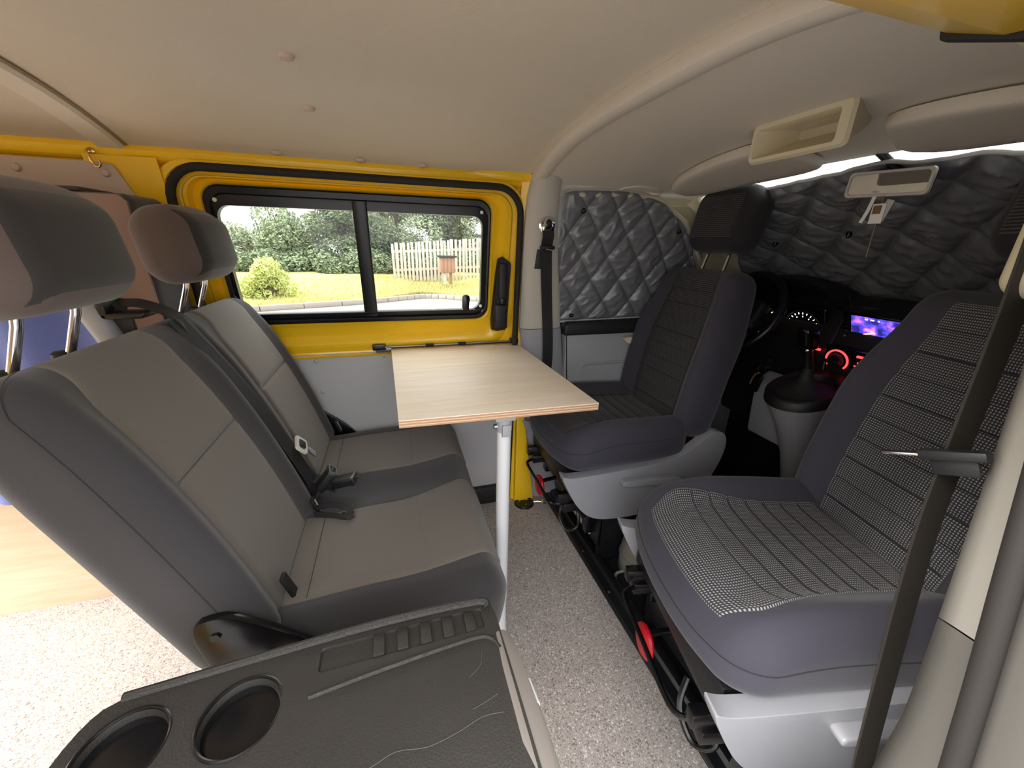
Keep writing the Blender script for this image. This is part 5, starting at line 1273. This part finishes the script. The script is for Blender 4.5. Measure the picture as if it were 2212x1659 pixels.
# box on a post in front of the fence
bx_ = thing('litter_bin', 'small wooden litter box with dark lid on a post before the fence', 'litter bin', (1.62, 12.2, 0))
obj('bin_post', box(1.52, 1.59, 12.18, 12.25, -0.1, 0.62, 0.005), 'picket_wood', bx_)
obj('bin_stub', box(1.70, 1.77, 12.2, 12.27, -0.1, 0.3, 0.005), 'box_wood', bx_)
bd_ = obj('bin_body', box(1.42, 1.86, 12.13, 12.40, 0.24, 0.68, 0.01), 'box_wood', bx_)
for k in range(4):
    obj('bin_slat', box(1.425+k*0.11, 1.52+k*0.11, 12.118, 12.13, 0.25, 0.67, 0.003), 'box_wood', bd_)
obj('bin_lid', box(1.36, 1.92, 12.07, 12.46, 0.68, 0.735, 0.012), 'black_plastic', bx_)

# foliage
def leaf_cloud(blobs, n, size, droop=0.0):
    V, F = [], []
    tot = sum(b[3]**2 for b in blobs)
    for (cx, cy, cz, r, sq) in blobs:
        for _ in range(int(n*r*r/tot)):
            d = Vector((random.gauss(0, 1), random.gauss(0, 1), random.gauss(0, 1))).normalized()*r*random.uniform(0.45, 1.05)**0.6
            p = Vector((cx+d.x, cy+d.y, cz+d.z*sq))
            s = size*random.uniform(0.6, 1.3); u = Vector((random.gauss(0, 1), random.gauss(0, 1), random.gauss(0, 1))).normalized(); v = u.orthogonal().normalized()
            k = len(V)
            V.extend([p-u*s, p+v*s*0.42, p+u*s, p-v*s*0.42]); F.append((k, k+1, k+2, k+3))
    return V, F
def tree(name, label, x, y, h, spread, nleaf, leaf, size, seed, cat='tree', base=0.0):
    random.seed(seed)
    t = thing(name, label, cat, (x, y, base), 0, 'trees behind the verge' if cat == 'tree' else None)
    tr = []
    tr.append(tube(spline([(x, y, base-0.15), (x+0.06, y, base+h*0.3), (x-0.05, y+0.05, base+h*0.6), (x+0.05, y, base+h*0.9)], 4), [0.10*(1-0.85*i/12) for i in range(13)], 8))
    blobs = []
    for k in range(15):
        a = random.uniform(0, 2*PI); zz = random.uniform(0.10, 0.97); rr = spread*random.uniform(0.25, 0.95)*math.sin(PI*min(0.97, zz*0.85+0.12))**0.5
        b = (x+rr*math.cos(a), y+rr*0.8*math.sin(a), base+h*zz, spread*random.uniform(0.33, 0.55), 0.8)
        blobs.append(b)
        tr.append(tube([(x, y, base+h*zz*0.55), ((x+b[0])/2, (y+b[1])/2, base+h*zz*0.8), b[:3]], [0.035, 0.022, 0.008], 6))
    obj('trunk', join(*tr), 'bark', t)
    f = obj('foliage', leaf_cloud(blobs, nleaf, size), leaf, t, smooth=False); f['kind'] = 'stuff'
    return t
tl = [(-7.4, 15.5, 1.35, 1.1, 'leaf_b', 'pale loose tree at the left edge of the window view'),
      (-5.0, 15.2, 1.35, 1.1, 'leaf_b', 'pale tree above the yellow green bush'),
      (-3.0, 14.9, 1.9, 1.2, 'leaf_a', 'green tree right of the yellow green bush'),
      (-1.3, 14.6, 3.4, 1.35, 'leaf_c', 'dark tree left of the window bar'),
      (0.3, 15.2, 3.9, 1.5, 'leaf_a', 'green tree behind the left end of the picket fence'),
      (2.2, 15.4, 3.9, 1.5, 'leaf_c', 'dark tree behind the litter box and fence'),
      (4.1, 15.2, 4.0, 1.5, 'leaf_b', 'pale tree behind the right end of the fence'),
      (6.2, 15.5, 4.2, 1.6, 'leaf_a', 'green tree beyond the right end of the fence')]
for i, (x, y, h, s, lf, lb) in enumerate(tl):
    tree('tree', lb, x, y, h, s, (7000, 7000, 10000)[i] if i < 3 else 17000, lf, 0.058, 20+i, base=0.0)
for i, (x, y, h, s, lf, lb) in enumerate([(-8.5, 19, 1.2, 1.2, 'leaf_c', 'tall tree in the back row on the far left'), (-4.4, 19.5, 1.0, 1.3, 'leaf_b', 'tree in the back row behind the bush'), (-0.6, 19, 5.0, 2.1, 'leaf_a', 'tall tree in the back row behind the window bar'), (3.0, 19.5, 5.4, 2.2, 'leaf_b', 'tall tree in the back row behind the fence'), (6.8, 19.5, 5.4, 2.2, 'leaf_c', 'tall dark tree in the back row on the far right')]):
    tree('tree', lb, x, y, h, s, 15000, lf, 0.09, 50+i, base=0.0)
random.seed(3)
tree('bush', 'yellow green bush at the edge of the grass', -2.92, 10.85, 0.80, 0.52, 6500, 'leaf_bush', 0.042, 80, 'bush', base=-0.30)
# low undergrowth below the trees
ug = []
for k in range(46):
    x = -8+k*0.27+random.uniform(-.2, .2); ug.append((x, 13.6+random.uniform(0, 0.9), 0.25+random.uniform(-0.1, 0.25), random.uniform(0.3, 0.5), 0.9))
tag(obj('undergrowth', leaf_cloud([b for b in ug if b[0] < 0.0 or b[1] > 13.4], 30000, 0.06), 'leaf_c', None, smooth=False), 'tangled green undergrowth below the trees', 'undergrowth', kind='stuff')
